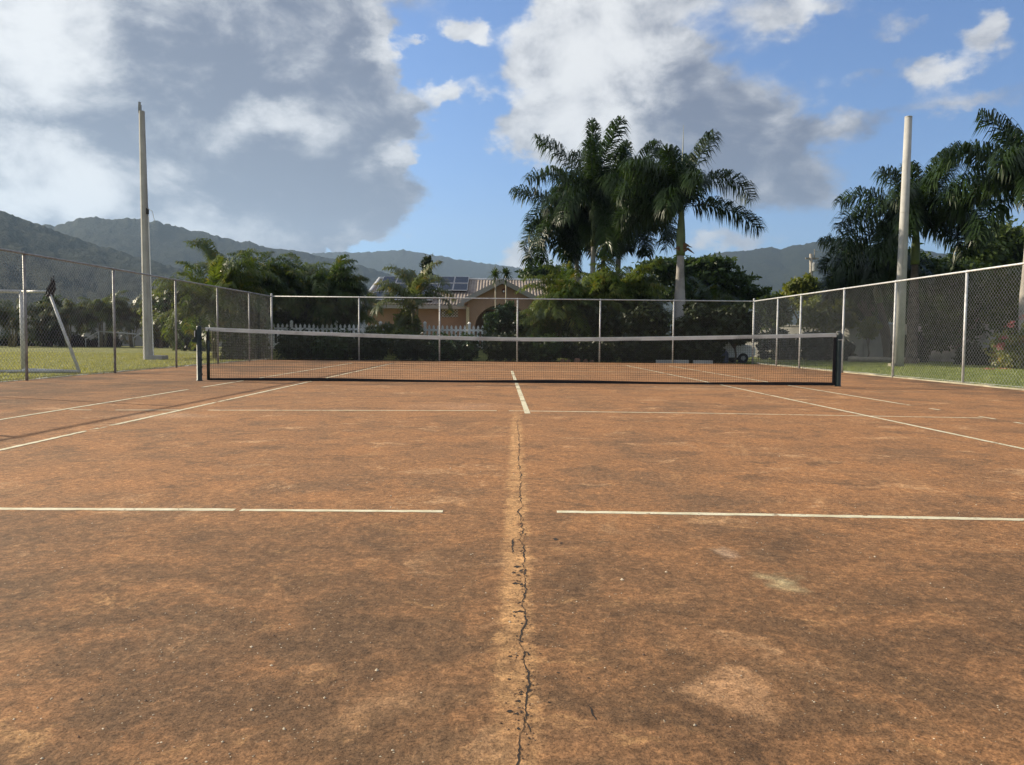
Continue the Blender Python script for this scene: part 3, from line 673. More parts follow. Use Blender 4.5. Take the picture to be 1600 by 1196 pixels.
mb = MB(); mb.tube([c + Vector((.17, -.1, .1)), c + Vector((.34, -.1, 0)), c + Vector((.42, -.1, -.35))], .012, 6)
mb.tube([g.lerp(top, f) + Vector((.20 - .08 * f + .03, -.08, 0)) for f in (0.01, .2, .4, .58)], .022, 6); mb.build('conduit', M['white'], root)
mb = MB(); mb.box((g.x + .33, g.y + .1, .03), (.55, .6, .18)); mb.build('footing', M['wall'], root)
root, g, top = pole('smooth round cream concrete pole standing on the grass before the palms', (1403, 573), (1419.5, 184), .205, .135, 20, 0)
mb = MB(); mb.lathe([(.138, 0), (.14, .03), (.13, .05), (.02, .055)], top - Vector((0, 0, .01)), 20); mb.build('pole_cap', M['concrete'], root)
for f in (.30, .62): q = g.lerp(top, f); r_ = .205 + (.135 - .205) * f; mb = MB(); mb.tube([q, q + Vector((0, 0, .03))], r_ + .003, 20); mb.build('form_seam', M['concrete'], root)
mb = MB(); mb.box((g.x - .30, g.y - .1, .02), (.22, .15, .12), .4); tag(mb.build('stone_block', M['pale_concrete']), 'small pale stone block at the foot of the cream pole', 'stone')

# ------------------------------------------------------------------ goals
gp = gnd(36, 581, -.045); Yg = gp.y
goal = thing('football_goal', 'white box football goal close behind the grey chain link fence', 'goal', gp)
topz = at(36, 456, Yg).z; top = Vector((gp.x, Yg, topz))
bk = gnd(124, 584, -.045); bkt = Vector((at(76, 455, Yg - .3).x, Yg - .3, at(76, 456, Yg - .3).z))
dirx = Vector((-7.0, -1.2, 0))
mb = MB(); mb.tube([gp, top], .044, 12); mb.build('goal_post', M['goal'], goal, True)
mb = MB(); mb.tube([gp + dirx, top + dirx], .044, 12); mb.build('goal_post', M['goal'], goal, True)
mb = MB(); mb.tube([top, top + dirx], .044, 12); mb.build('crossbar', M['goal'], goal, True)
for off in (Vector((0, 0, 0)), dirx):
    mb = MB(); mb.tube([top + off, bkt + off], .034, 10); mb.build('depth_bar', M['goal'], goal, True)
    mb = MB(); mb.tube([bkt + off, bk + off + Vector((0, 0, .04))], .038, 10); mb.build('brace', M['goal'], goal, True)
    mb = MB(); mb.tube([gp + off + Vector((0, 0, .05)), bk + off + Vector((0, 0, .05))], .038, 10); mb.build('ground_bar', M['goal'], goal, True)
mb = MB(); mb.tube([bk + Vector((0, 0, .05)), bk + dirx + Vector((0, 0, .05))], .038, 10); mb.build('ground_bar', M['goal'], goal, True)
# dark rolled net tied at the rear corner
rr = random.Random(3); mb = MB()
for k in range(16):
    a = rr.uniform(0, 6.28); mb.tube([bkt + Vector((rr.uniform(-.08, .08), rr.uniform(-.08, .08), -.12)), bkt + Vector((.05 + rr.uniform(-.06, .1), rr.uniform(-.05, .05), .06)), bkt + Vector((.06 + rr.uniform(-.02, .12), 0, rr.uniform(.12, .40)))], [.02, .03, .006], 5)
mb.build('rolled_net', M['band'], goal)
def small_goal(px0, px1, py0, py1, Y):
    a = at(px0, py1, Y); a.z = -.04; b = at(px1, py1, Y); b.z = -.04; h = at(px0, py0, Y).z
    r_ = thing('small_goal', 'small far white practice goal before the wall across the football field', 'goal', a)
    mb = MB(); mb.tube([a + Vector((1.0, 0, 0)), a + Vector((1.0, 0, h))], .05, 8); mb.build('goal_post', M['goal'], r_, True)
    mb = MB(); mb.tube([b, b + Vector((0, 0, h * .6)), b + Vector((.5, 0, h * .9))], .05, 8); mb.build('goal_post', M['goal'], r_, True)
    mb = MB(); mb.tube([a, a + Vector((0, 0, h * .5)), a + Vector((1.0, 0, h))], .045, 8); mb.build('brace', M['goal'], r_, True)
    mb = MB(); mb.tube([a + Vector((1.0, 0, h)), b + Vector((.2, 0, h * .85))], .05, 8); mb.build('crossbar', M['goal'], r_, True)
small_goal(134, 209, 517, 541, 62)

# ------------------------------------------------------------------ walls
def block_wall(label, P0, P1, h, z0=-.1, pil=4.0, th=.2, mat_=None):
    P0, P1 = Vector((*P0, 0)), Vector((*P1, 0)); d = P1 - P0; L = d.length; a = math.atan2(d.y, d.x)
    r_ = thing('boundary_wall', label, 'wall', (P0 + P1) / 2)
    mb = MB(); c = (P0 + P1) / 2; mb.box((c.x, c.y, (h + z0) / 2), (L, th, h - z0), a); mb.build('wall_panel', mat_ or M['wall'], r_)
    mb = MB(); mb.box((c.x, c.y, h + .04), (L, th + .1, .08), a); mb.build('coping', mat_ or M['wall'], r_)
    k = 0.0
    while k <= L:
        q = P0 + d * (k / L); mb = MB(); mb.box((q.x, q.y, (h + .25 + z0) / 2), (th + .16, th + .16, h + .25 - z0), a); mb.build('pier', mat_ or M['wall'], r_); k += pil
    return r_
block_wall('long pale stained wall across the far side of the football field', (-62, 66), (-20, 73), 2.5, pil=6)
block_wall('grey block wall under the palms beyond the right fence', (12.2, 50), (27, 35), 1.75, pil=5)

# ------------------------------------------------------------------ house
WY, PY = 46.0, 42.6                      # main wall, portico front
zb = .35; ze = zat(477, 45.4, 640); zr = zat(437, 50.0, 640)
xl = xat(574, WY, 480); xr = xat(905, WY, 480)
house = thing('house', 'peach bungalow with striped tile roof, solar panels and gabled porch', 'house', ((xl + xr) / 2, 50, zb))
mb = MB(); mb.box(((xl + xr) / 2, 50, (zb + ze) / 2), (xr - xl, 8, ze - zb)); mb.build('wall', M['peach'], house)
el_, er_ = xat(563, 45.4, 478), xat(930, 45.4, 478); rl, rr_ = xat(593, 50, 437), xat(880, 50, 440)
EY, RY, BY = 45.4, 50.0, 54.6
def corrug(x): return .07 * abs(math.sin(x * math.pi / .18)) ** .7
def slopept(x, v, up=0): return Vector((x, EY + (RY - EY) * v, ze + (zr - ze) * v + up))
V = []; F = []; X = np.arange(el_, er_, .03)
for i, x in enumerate(X):
    vm_ = min(1, max(.002, (x - el_) / (rl - el_))) * 1.0; vm2 = min(1, max(.002, (er_ - x) / (er_ - rr_))); vmx = min(vm_, vm2)
    V += [tuple(slopept(x, 0, corrug(x))), tuple(slopept(x, vmx, corrug(x)))]
    if i: F.append((2 * i - 2, 2 * i, 2 * i + 1, 2 * i - 1))
o = len(V)
V += [(el_, EY, ze), (rl, RY, zr), (el_, BY, ze), (rr_, RY, zr), (er_, BY, ze), (er_, EY, ze)]
F += [(o, o + 1, o + 2), (o + 1, o + 3, o + 4, o + 2), (o + 3, o + 5, o + 4)]
roof = mesh('roof', V, F, M['tile'], house)
mb = MB(); mb.tube([(el_, EY, ze + .06), (rl, RY, zr + .05)], .09, 6); mb.build('hip_ridge', M['white'], roof)
mb = MB(); mb.tube([(rl, RY, zr + .05), (rr_, RY, zr + .05)], .09, 6); mb.build('ridge_cap', M['white'], roof)
mb = MB(); mb.box(((el_ + er_) / 2, EY - .02, ze - .09), (er_ - el_, .05, .20)); mb.box(((el_ + er_) / 2, EY + .3, ze - .17), (er_ - el_ - .1, .55, .03)); mb.box((el_, 50, ze - .09), (.05, BY - EY, .18)); mb.build('fascia', M['fascia'], roof)
def solar(x0, x1, v0, v1):
    mb = MB(); e = .02; up = .16
    q = [slopept(x0, v0, up), slopept(x1, v0, up), slopept(x1, v1, up), slopept(x0, v1, up)]
    mb.prism(q, (0, -.02, .04)); fr = mb.build('solar_panel', M['frame'], house)
    mb = MB(); du = (x1 - x0) * .025; dv = (v1 - v0) * .035; up = .208
    mb.add([slopept(x0 + du, v0 + dv, up), slopept(x1 - du, v0 + dv, up), slopept(x1 - du, v1 - dv, up), slopept(x0 + du, v1 - dv, up)], [(0, 1, 2, 3)])
    mb.build('glass', M['solar'], fr)
# left array: three rows; right array: two rows
ax0, ax1 = xat(588, 48, 455), xat(681, 48, 455)
for v0, v1 in ((.06, .36), (.38, .68), (.70, .99)):
    n = 4
    for k in range(n): solar(ax0 + .25 * v0 + (ax1 - ax0) * k / n + .01, ax0 + .25 * v0 + (ax1 - ax0) * (k + 1) / n - .01, v0, v1)
bx0, bx1 = xat(685, 48, 450), xat(731, 48, 450)
for v0, v1 in ((.44, .71), (.73, 1.0)):
    for k in range(2): solar(bx0 + (bx1 - bx0) * k / 2 + .01, bx0 + (bx1 - bx0) * (k + 1) / 2 - .01, v0, v1)
# lattice vent, wall window
def panel(px0, px1, py0, py1, Y):
    a = at(px0, py1, Y); b = at(px1, py0, Y); return a.x, b.x, a.z, b.z
x0, x1, z0, z1 = panel(690, 716, 483, 496, WY)
mb = MB(); mb.box(((x0 + x1) / 2, WY - .02, (z0 + z1) / 2), (x1 - x0, .03, z1 - z0)); win = mb.build('window', M['dark'], house)
mb = MB(); k = -(z1 - z0)
while k < x1 - x0:
    for sg in (0, 1):
        a0, b0 = (k, 0), (k + (z1 - z0), z1 - z0)
        s0, s1 = max(k, 0), min(k + (z1 - z0), x1 - x0)
        if s1 - s0 > .03:
            za, zb_ = s0 - k, s1 - k
            if sg: za, zb_ = (z1 - z0) - za, (z1 - z0) - zb_
            mb.tube([(x0 + s0, WY - .05 - .02 * sg, z0 + za), (x0 + s1, WY - .05 - .02 * sg, z0 + zb_)], .018, 4)
    k += .16
mb.build('lattice', M['white'], win)
# gabled porch
pk = at(785, 441, PY); gl = at(721, 473, PY); gr = at(851, 475, PY); pw0, pw1 = at(730, 500, PY).x, at(842, 500, PY).x
acx, arx = (pw0 + pw1) / 2, (pw1 - pw0) / 2 - .42; zsp, zat_ = at(760, 512, PY).z, at(785, 476, PY).z
def roofline(x): return gl.z + (pk.z - gl.z) * max(0, 1 - abs(x - pk.x) / (pk.x - gl.x)) - .10
def arch(x):
    u = (x - acx) / arx
    return zb if abs(u) >= 1 else zsp + (zat_ - zsp) * math.sqrt(1 - u * u)
mb = MB(); N = 90
xs_ = sorted(set(np.linspace(pw0, pw1, N).tolist() + [acx - arx, acx + arx, acx - arx + 1e-3, acx + arx - 1e-3])); V = []; F = []
for i, x in enumerate(xs_):
    a, b = arch(x), roofline(x)
    V += [(x, PY, a), (x, PY, b), (x, PY + .3, a), (x, PY + .3, b)]
    if i: o = 4 * i; F += [(o - 4, o, o + 1, o - 3), (o - 2, o - 1, o + 3, o + 2), (o - 4, o - 2, o + 2, o), (o - 3, o + 1, o + 3, o - 1)]
F += [(0, 1, 3, 2), (4 * (len(xs_) - 1), 4 * (len(xs_) - 1) + 2, 4 * (len(xs_) - 1) + 3, 4 * (len(xs_) - 1) + 1)]
mb.add(V, F); porch = mb.build('porch', M['peach'], house)
for xx in (pw0 + .15, pw1 - .15):
    mb = MB(); mb.box((xx, (PY + .3 + WY) / 2, (zb + gl.z - .1) / 2), (.25, WY - PY - .32, gl.z - .1 - zb)); mb.build('porch_side', M['peach'], porch)
mb = MB(); mb.box((pw0 + .03, PY - .07, (zb + gl.z - .25) / 2), (.17, .13, gl.z - .25 - zb)); mb.build('pillar', simple('cream pillar paint', (.62, .50, .33), .08), porch)
mb = MB()
for s, e in ((-1, gl), (1, gr)):
    mb.prism([(e.x, PY - .32, e.z - .04), (pk.x, PY - .32, pk.z - .0), (pk.x, PY - .32, pk.z + .13), (e.x, PY - .32, e.z + .10)], (0, 5.0, 0))
mb.build('porch_roof', M['tile'], porch)
mb = MB()
for s, e in ((-1, gl), (1, gr)):
    mb.prism([(e.x + s * .05, PY - .36, e.z - .16), (pk.x, PY - .36, pk.z - .10), (pk.x, PY - .36, pk.z + .16), (e.x + s * .05, PY - .36, e.z + .13)], (0, .035, 0))
    mb.box((e.x + s * .02, PY - .3, e.z - .14), (.36, .5, .20))
mb.build('bargeboard', M['fascia'], porch)
q = at(788, 455, PY - .03); mb = MB(); mb.tube([q, q + Vector((0, .06, 0))], .13, 16); mb.build('ornament', M['ornament'], porch)
q = at(787, 455.5, PY - .12); mb = MB(); mb.tube([q, q + Vector((0, .07, 0))], .05, 10); mb.build('porch_lamp', M['white'], porch)
mb = MB(); mb.box((acx - .5, WY - .03, zb + 1.05), (.95, .05, 2.1)); mb.build('door', M['dark'], house)
# ------------------------------------------------------------------ picket fence
PKY = 37.2; pz0, pz1 = zat(547, PKY, 600), zat(508, PKY, 700)
pf = thing('picket_fence', 'white picket fence with pointed pales between hedges and peach house', 'fence', (xat(650, PKY), PKY, pz0))
xa, xb = xat(386, PKY, 520), xat(905, PKY, 520); seg = 2.05; k = xa
while k < xb:
    mb = MB(); mb.box((k, PKY, (pz0 - .1 + pz1 + .06) / 2), (.12, .12, pz1 - pz0 + .16)); mb.lathe([(.085, 0), (.085, .03), (.02, .09)], (k, PKY, pz1 + .06), 4); mb.build('post', M['white'], pf)
    mb = MB(); n = 10
    for j in range(1, n):
        x = k + seg * j / n
        mb.prism([(x - .052, PKY - .03, pz0 + .03), (x + .052, PKY - .03, pz0 + .03), (x + .052, PKY - .03, pz1 - .09), (x, PKY - .03, pz1), (x - .052, PKY - .03, pz1 - .09)], (0, .022, 0))
    for zz in (pz0 + .22, pz1 - .24): mb.box((k + seg / 2, PKY + .01, zz), (seg - .12, .035, .09))
    mb.box((k + seg / 2, PKY, pz0 - .02), (seg - .12, .08, .10))
    mb.build('picket_panel', M['white'], pf); k += seg

# ------------------------------------------------------------------ vegetation generators
def blob_leaves(rng, blobs, n, size, elong=2.0, fill=2.2, up=.35, droop=0.0):
    """blobs: (cx,cy,cz,rx,ry,rz); returns rhombic leaves through their volume"""
    B = np.array(blobs, float); w = B[:, 3] * B[:, 5]; w = w / w.sum()
    k = rng.choice(len(B), n, p=w); d = rng.normal(size=(n, 3)); d /= np.linalg.norm(d, axis=1)[:, None]
    rad = rng.random(n) ** (1 / fill) * (1 + .15 * rng.normal(size=n)) * (.80 + .28 * np.sin(d[:, 0] * 7 + k) * np.sin(d[:, 2] * 6 + 2 * k) + .12)
    c = B[k, :3] + d * rad[:, None] * B[k, 3:]
    nr = d * .6 + rng.normal(size=(n, 3)) * .7 + np.array([0, 0, up]); nr /= np.linalg.norm(nr, axis=1)[:, None]
    a = rng.normal(size=(n, 3)) + np.array([0, 0, -droop]); a -= nr * (a * nr).sum(1)[:, None]; a /= np.linalg.norm(a, axis=1)[:, None]; b = np.cross(nr, a)
    s = size * (.55 + .9 * rng.random(n)); l = s[:, None] * a * elong * .5; q = s[:, None] * b * .5
    P = np.stack([c - l, c + q * .9 - l * .1 + nr * s[:, None] * .08, c + l, c - q * .9 - l * .1 + nr * s[:, None] * .08], 1).reshape(-1, 3)
    F = np.arange(4 * n).reshape(-1, 4); return P, F

def frond_geo(rng, base, az_, el0, L, droop, nl, ll, lw, plume, leafdroop, power=1.4, twist=0.0, full=0.0):
    """one feather leaf: arching rib with narrow leaflets on both sides"""
    ns = 14; sv = np.linspace(0, 1, ns + 1); th = el0 - droop * sv ** power
    hd = np.array([math.sin(az_), math.cos(az_), 0.0]); ds = L / ns
    tang = np.cos(th)[:, None] * hd + np.sin(th)[:, None] * np.array([0, 0, 1.0])
    side0 = np.array([math.cos(az_), -math.sin(az_), 0.0])
    bend = twist * sv ** 2
    tang = tang + side0[None] * bend[:, None]; tang /= np.linalg.norm(tang, axis=1)[:, None]
    P = np.vstack([[base], base + np.cumsum((tang[:-1] + tang[1:]) / 2 * ds, axis=0)])
    # leaflets
    u = np.linspace(.10, .995, nl) + rng.normal(0, .004, nl); u = np.clip(u, .05, 1)
    u = np.repeat(u, 2); sg = np.tile([1.0, -1.0], nl)
    fi = u * ns; i0 = np.clip(fi.astype(int), 0, ns - 1); f = (fi - i0)[:, None]
    p = P[i0] * (1 - f) + P[i0 + 1] * f; tg = tang[i0] * (1 - f) + tang[i0 + 1] * f
    n_ = len(u); sd = np.cross(tg, np.array([0, 0, 1.0])); ln = np.linalg.norm(sd, axis=1)[:, None]; sd = np.where(ln > .05, sd / np.maximum(ln, 1e-6), side0[None])
    upv = np.cross(sd, tg)
    roll = rng.normal(0, plume, n_) + .25
    out_ = sd * (np.cos(roll) * sg)[:, None] + upv * np.sin(roll)[:, None]
    fw = (.35 + .75 * u) * (1 - .38 * full); d = out_ + tg * fw[:, None] + rng.normal(0, .07, (n_, 3)); d /= np.linalg.norm(d, axis=1)[:, None]
    shape = np.minimum(1, (u - .02) / .18) ** .6 * np.minimum(1, (1.06 + .06 * full - u) / (.42 - .14 * full)) ** .7
    l = ll * shape * (.8 + .35 * rng.random(n_))
    dn = np.array([0, 0, -1.0]); d2 = d * (1 - leafdroop * .5) + dn * leafdroop; d2 /= np.linalg.norm(d2, axis=1)[:, None]
    mid = p + d * (l * .5)[:, None]; tip = mid + d2 * (l * .5)[:, None]
    wv = np.cross(d, upv); wl = np.linalg.norm(wv, axis=1)[:, None]; wv = wv / np.maximum(wl, 1e-6)
    w = (lw * (.7 + .5 * rng.random(n_)))[:, None] * .5
    V = np.stack([p - wv * w * .6, p + wv * w * .6, mid + wv * w, mid - wv * w, tip], 1).reshape(-1, 3)
    o = (np.arange(n_) * 5)[:, None]
    Q = np.array([[0, 1, 2, 3]]) + o; T = np.array([[3, 2, 4]]) + o
    # rib: three-sided taper
    rr_ = np.linspace(.022, .004, ns + 1) * (L / 3.0) ** .5
    rv = []
    for j in range(ns + 1):
        s_ = np.cross(tang[j], np.array([0, 0, 1.0])); ln_ = np.linalg.norm(s_); s_ = s_ / ln_ if ln_ > .05 else side0; uu = np.cross(s_, tang[j])
        rv += [P[j] + s_ * rr_[j], P[j] - s_ * rr_[j], P[j] - uu * rr_[j] * 1.2]
    rv = np.array(rv); b0 = len(V); rq = []
    for j in range(ns):
        for k in range(3): rq.append([b0 + 3 * j + k, b0 + 3 * j + (k + 1) % 3, b0 + 3 * j + 3 + (k + 1) % 3, b0 + 3 * j + 3 + k])
    return np.vstack([V, rv]), np.vstack([Q, np.array(rq)]), T
class Leafy:
    def __init__(s): s.V = []; s.Q = []; s.T = []; s.n = 0
    def add(s, V, Q, T=None):
        s.V.append(V); s.Q.append(Q + s.n)
        if T is not None: s.T.append(T + s.n)
        s.n += len(V)
    def build(s, name, mat_, parent=None):
        F = [np.vstack(s.Q)] + ([np.vstack(s.T)] if s.T else [])
        return mesh(name, np.vstack(s.V), F, mat_, parent)

def royal_palm(label, px, Y, fork_py, seed, scale=1.0, r_=.24, fronds=None, nf=15, flen=3.7, group=None, lean=0, spear=0.0, shaft_len=1.7, elr=(-.35, 1.35), trunk_mat='trunk', dead=False):
    rng = np.random.default_rng(seed)
    top = at(px, fork_py, Y); x0 = top.x - lean; z0 = ground_z(x0, Y) - .1
    base = Vector((x0, Y, z0)); H = top.z - shaft_len - z0
    root = thing('royal_palm', label, 'palm tree', (x0, Y, z0 + .1), group)
    def ax(f): return Vector((x0 + lean * f ** 1.5, Y, z0 + (top.z - z0) * f))
    fs = 1 - shaft_len / (top.z - z0); mb = MB(); P = []; Rr = []
    for k in range(27):
        f = fs * k / 26; P.append(ax(f)); u = k / 26
        Rr.append(r_ * (1.25 - .35 * min(1, u * 5) + .18 * math.exp(-((u - .5) / .22) ** 2) - .28 * max(0, u - .55) / .45) * (1 + (.02 if k % 2 else 0)))
    mb.tube(P, Rr, 16); mb.build('trunk', M[trunk_mat], root, True)
    mb = MB(); P = []; Rr = []
    for k in range(9):
        f = fs + (1 - fs) * k / 8; P.append(ax(f) + Vector((0, 0, .002))); Rr.append(r_ * (.80 + .16 * math.sin(min(1, k / 4) * 1.6) - .62 * (k / 8) ** 1.6))
    mb.tube(P, Rr, 14); mb.build('crownshaft', M['shaft'], root, True)
    lf = Leafy()
    if fronds is None:
        fronds = []
        for i in range(nf):
            f = i / (nf - 1); e = elr[1] - (elr[1] - elr[0]) * f ** .8
            fronds.append((i * 2.4 + rng.normal(0, .2), e + rng.normal(0, .08), flen * rng.uniform(.85, 1.08), rng.uniform(.85, 1.15) * (.55 + 1.15 * min(1, f * 1.6))))
    for a, e, L, dr in fronds:
        b = np.array(ax(1.0)) + np.array([math.sin(a) * .08, math.cos(a) * .08, -rng.uniform(0, .3)])
        V, Q, T = frond_geo(rng, b, a, e, L * scale, dr, 150, .95 * scale, .062, .85, .85, 1.3, rng.normal(0, .15), 1.0)
        lf.add(V, Q, T)
    lf.build('crown', M['royal'], root)
    if spear:
        mb = MB(); q = ax(1.0); mb.tube([q - Vector((0, 0, .4)), q + Vector((0, 0, spear * .6)), q + Vector((.02, 0, spear))], [.06, .028, .006], 6); mb.build('spear_leaf', M['shaft'], root)
    if dead:
        q = ax(fs) + Vector((0, -.05, .12)); mb = MB()
        for dx, dz, l in ((.55, -.05, .5), (.30, .32, .3), (-.35, .12, .25), (.45, .22, .4)):
            mb.tube([q, q + Vector((dx * .5, -.15, abs(dz) * .9 + .12)), q + Vector((dx, -.2, dz))], [.09, .07, .012], 6)
        mb.build('dry_sheath', M['deadleaf'], root)
    return root
def leaf_tree(name, label, cat, x, y, blobs, n, size, seed, mat_, trunk=(.12, None), group=None, elong=2.0, fill=2.2, extra=None):
    """blobs relative to base"""
    rng = np.random.default_rng(seed); z0 = ground_z(x, y)
    B = [(x + b[0], y + b[1], z0 + b[2], b[3], b[4], b[5]) for b in blobs]
    root = thing(name, label, cat, (x, y, z0), group)
    if trunk:
        mb = MB(); r0 = trunk[0]; hz = min(b[2] for b in B); fork = Vector((x, y, z0 + (hz - z0) * .55))
        mb.tube([(x, y, z0 - .1), (x + .05, y, z0 + (hz - z0) * .3), fork], [r0 * 1.25, r0, r0 * .85], 9)
        for b in B[:9]:
            c = Vector(b[:3]); mb.tube([fork - Vector((0, 0, .05)), fork.lerp(c, .5) + Vector((0, 0, .12)), c], [r0 * .6, r0 * .4, r0 * .12], 6)
        mb.build('trunk', M['bark'], root, True)
    P, F = blob_leaves(rng, B, n, size, elong, fill)
    mesh('crown', P, F, mat_, root)
    return root
def hedge(label, x0, x1, y, depth, h, n, seed, mat_, group, size=.085, name='hedge', cat='hedge'):
    rng = np.random.default_rng(seed); L = x1 - x0; nb = max(3, int(L / .45)); B = []
    for i in range(nb):
        for k in range(2):
            bx_ = x0 + L * (i + .5) / nb + rng.normal(0, .06); hh = h * rng.uniform(.88, 1.08)
            B.append((bx_, y + (k - .5) * depth * .5, ground_z(bx_, y) + hh * .5, L / nb * .85, depth * .5, hh * .55))
    r_ = thing(name, label, cat, ((x0 + x1) / 2, y, ground_z((x0 + x1) / 2, y)), group)
    mb = MB()
    for i in range(nb): bx_ = x0 + L * (i + .5) / nb; mb.tube([(bx_, y, ground_z(bx_, y) - .1), (bx_ + .05, y, ground_z(bx_, y) + h * .6)], [.03, .012], 5)
    mb.build('stems', M['bark'], r_)
    P, F = blob_leaves(rng, B, n, size, 1.8, 2.0); P[:, 2] = np.maximum(P[:, 2], -.03)
    mesh('foliage', P, F, mat_, r_); return r_

# ------------------------------------------------------------------ planting, left
FP = 'feather palm clumps behind the fences'
def areca(label, px, Y, wpx, toppy, n, seed, mt, stems=8, fl=2.5, fan=(.35, 1.45), group=FP, name='areca_palm', base=None, dr=(1.3, 2.3), ll=.60):
    c = at(px, toppy, Y); rad = wpx / 2 / 1252 * Y; z0 = ground_z(c.x, Y); h = c.z - z0; rng = np.random.default_rng(seed)
    root = thing(name, label, 'palm', (c.x, Y, z0), group); mb = MB(); st = []
    for k in range(stems):
        a = 6.28 * (k + rng.uniform(.1, .9)) / stems; q = rad * rng.uniform(.12, .42); hh = (h - fl * .80) * (rng.uniform(.55, 1.0) if k else 1.0)
        b = Vector((c.x + math.sin(a) * q * .35, Y + math.cos(a) * q * .35, z0 - .1)); t_ = Vector((c.x + math.sin(a) * q, Y + math.cos(a) * q, z0 + max(.3, hh)))
        mb = MB(); mb.tube([b, b.lerp(t_, .5) + Vector((0, 0, .1)), t_], [.055, .05, .035], 7); st.append((t_, a)); mb.build('stem', M['cane'], root, True)
    lf = Leafy()
    for i in range(n):
        t_, a0 = st[i % stems]; f = (i // stems + .5) / max(1, math.ceil(n / stems)); e = fan[1] - (fan[1] - fan[0]) * f ** 1.2 + rng.normal(0, .08)
        L = fl * rng.uniform(.85, 1.1); V, Q, T = frond_geo(rng, np.array(t_) - np.array([0, 0, rng.uniform(0, .25)]), a0 + (rng.random() - .5) * 4.4, e, L, rng.uniform(*dr) * (.75 + .45 * f), 62, ll, .046, .26, .80, 1.8, rng.normal(0, .2), .6); lf.add(V, Q, T)
    lf.build('crown', M[mt], root); return root
areca('sunlit feathery palm clump at the left fence, arching fronds over the grass', 334, 33.8, 78, 358, 60, 11, 'areca', 4, 2.8, (-.1, 1.42))
areca('dense green palm clump just right of the sunlit arching palm', 398, 38.5, 95, 380, 64, 20, 'areca_dark', 8, 2.5, (0, 1.4))
areca('tallest middle palm clump above the white picket fence end', 462, 39.8, 110, 377, 72, 21, 'areca', 9, 2.6, (0, 1.4))
areca('dark green palm clump left of the tiled house roof', 508, 38.0, 84, 396, 64, 22, 'areca_dark', 8, 2.2, (0, 1.4))
areca('small palm with one curved frond at the corner of the tiled roof', 541, 41, 40, 418, 24, 28, 'areca', 4, 1.9, (.1, 1.3))
areca('low sunlit palm fronds drooping behind the left fence end posts', 362, 35.0, 60, 440, 26, 29, 'areca', 4, 1.9, (-.3, 1.2))
def bush(label, px, py_top, Y, wpx, n, seed, mt, size=.10, cat='shrub', name='shrub', z_lo=0.0, depth=1.0, group=None, dx=0):
    rng = np.random.default_rng(seed); c = at(px, py_top, Y); z0 = ground_z(c.x, Y); hw = wpx / 2 / 1252 * Y; H = c.z - z0
    B = []; k = max(4, int(hw * 3.2))
    for i_ in range(k):
        u = (i_ + rng.uniform(.3, .7)) / k * 2 - 1; hu = z_lo + (H - z_lo) * (1 - .34 * u * u) * rng.uniform(.88, 1.02); r_ = max(hw / k * 1.25, .26); m_ = max(2, int((hu - z_lo) / r_ / 1.1))
        for j_ in range(m_):
            f_ = (j_ + .5) / m_; rr_ = r_ * rng.uniform(.8, 1.15)
            B.append((u * (hw - rr_ * .6) * (1 - .12 * f_), rng.normal(0, .2) * depth, min(hu - rr_ * .75, z_lo + (hu - z_lo) * f_), rr_, rr_ * depth * 1.2, rr_ * .9))
    return leaf_tree(name, label, cat, c.x, Y, B, n, size, seed, M[mt], (.045, 0), group)
bush('leafy light green shrub at the back left corner of the court', 385, 517, 32.6, 88, 5200, 31, 'bush', .10)
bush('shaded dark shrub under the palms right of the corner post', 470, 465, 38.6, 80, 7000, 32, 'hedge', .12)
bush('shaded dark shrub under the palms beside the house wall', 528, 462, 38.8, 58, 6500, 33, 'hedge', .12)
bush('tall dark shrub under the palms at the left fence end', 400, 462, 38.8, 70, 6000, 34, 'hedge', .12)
HG = 'clipped hedges along the back fence'
for i, (a, b, h, lab) in enumerate([(440, 494, 1.12, 'dark clipped hedge next to the back left corner post'), (496, 548, 1.12, 'dark clipped hedge below the left end of the pickets'), (552, 601, 1.10, 'dark clipped hedge left of the first picket gap'),
                               (620, 674, 1.08, 'dark clipped hedge below the blue green palm'), (676, 738, 1.05, 'dark clipped hedge left of the second picket gap'), (764, 826, 1.08, 'dark clipped hedge below the round shrub'),
                               (829, 872, 1.05, 'dark clipped hedge left of the third picket gap'), (893, 962, 1.05, 'dark clipped hedge below the big palm clump')]):
    hedge(lab, xat(a, 32.8), xat(b, 32.8), 32.8, 1.3, h, 6500, 50 + i, M[['hedge', 'tree', 'hedge', 'hedge', 'round', 'hedge', 'tree', 'hedge'][i]], HG, [.075, .095, .08, .07, .09, .075, .1, .08][i])

# ------------------------------------------------------------------ planting, middle
areca('pale blue green palm with yellowing fronds before the solar roof', 647, 35.6, 46, 402, 16, 61, 'pale_palm', 3, 2.05, (.25, 1.48), None, 'blue_green_palm', dr=(1.1, 2.1), ll=.60)
bush('yellow green bush below the blue green palm at the pickets', 637, 478, 36.1, 48, 2400, 62, 'lime', .12)
areca('low young palm with drooping fronds in front of the pickets', 612, 35.4, 34, 480, 18, 63, 'areca', 3, 1.3, (.0, 1.2), None, 'young_palm', ll=.42)
c = at(667, 404, 58); leaf_tree('cypress', 'narrow dark tree rising behind the solar panel roof', 'tree', c.x, 58, [(0, 0, c.z - .4 - .8 * k - ground_z(c.x, 58), .42 + .03 * k, .42, .65) for k in range(5)], 2600, .16, 64, M['hedge'], (.12, 0))
bush('rounded glossy shrub in front of the porch arch', 790, 468, 36.2, 78, 8000, 65, 'round', .085)
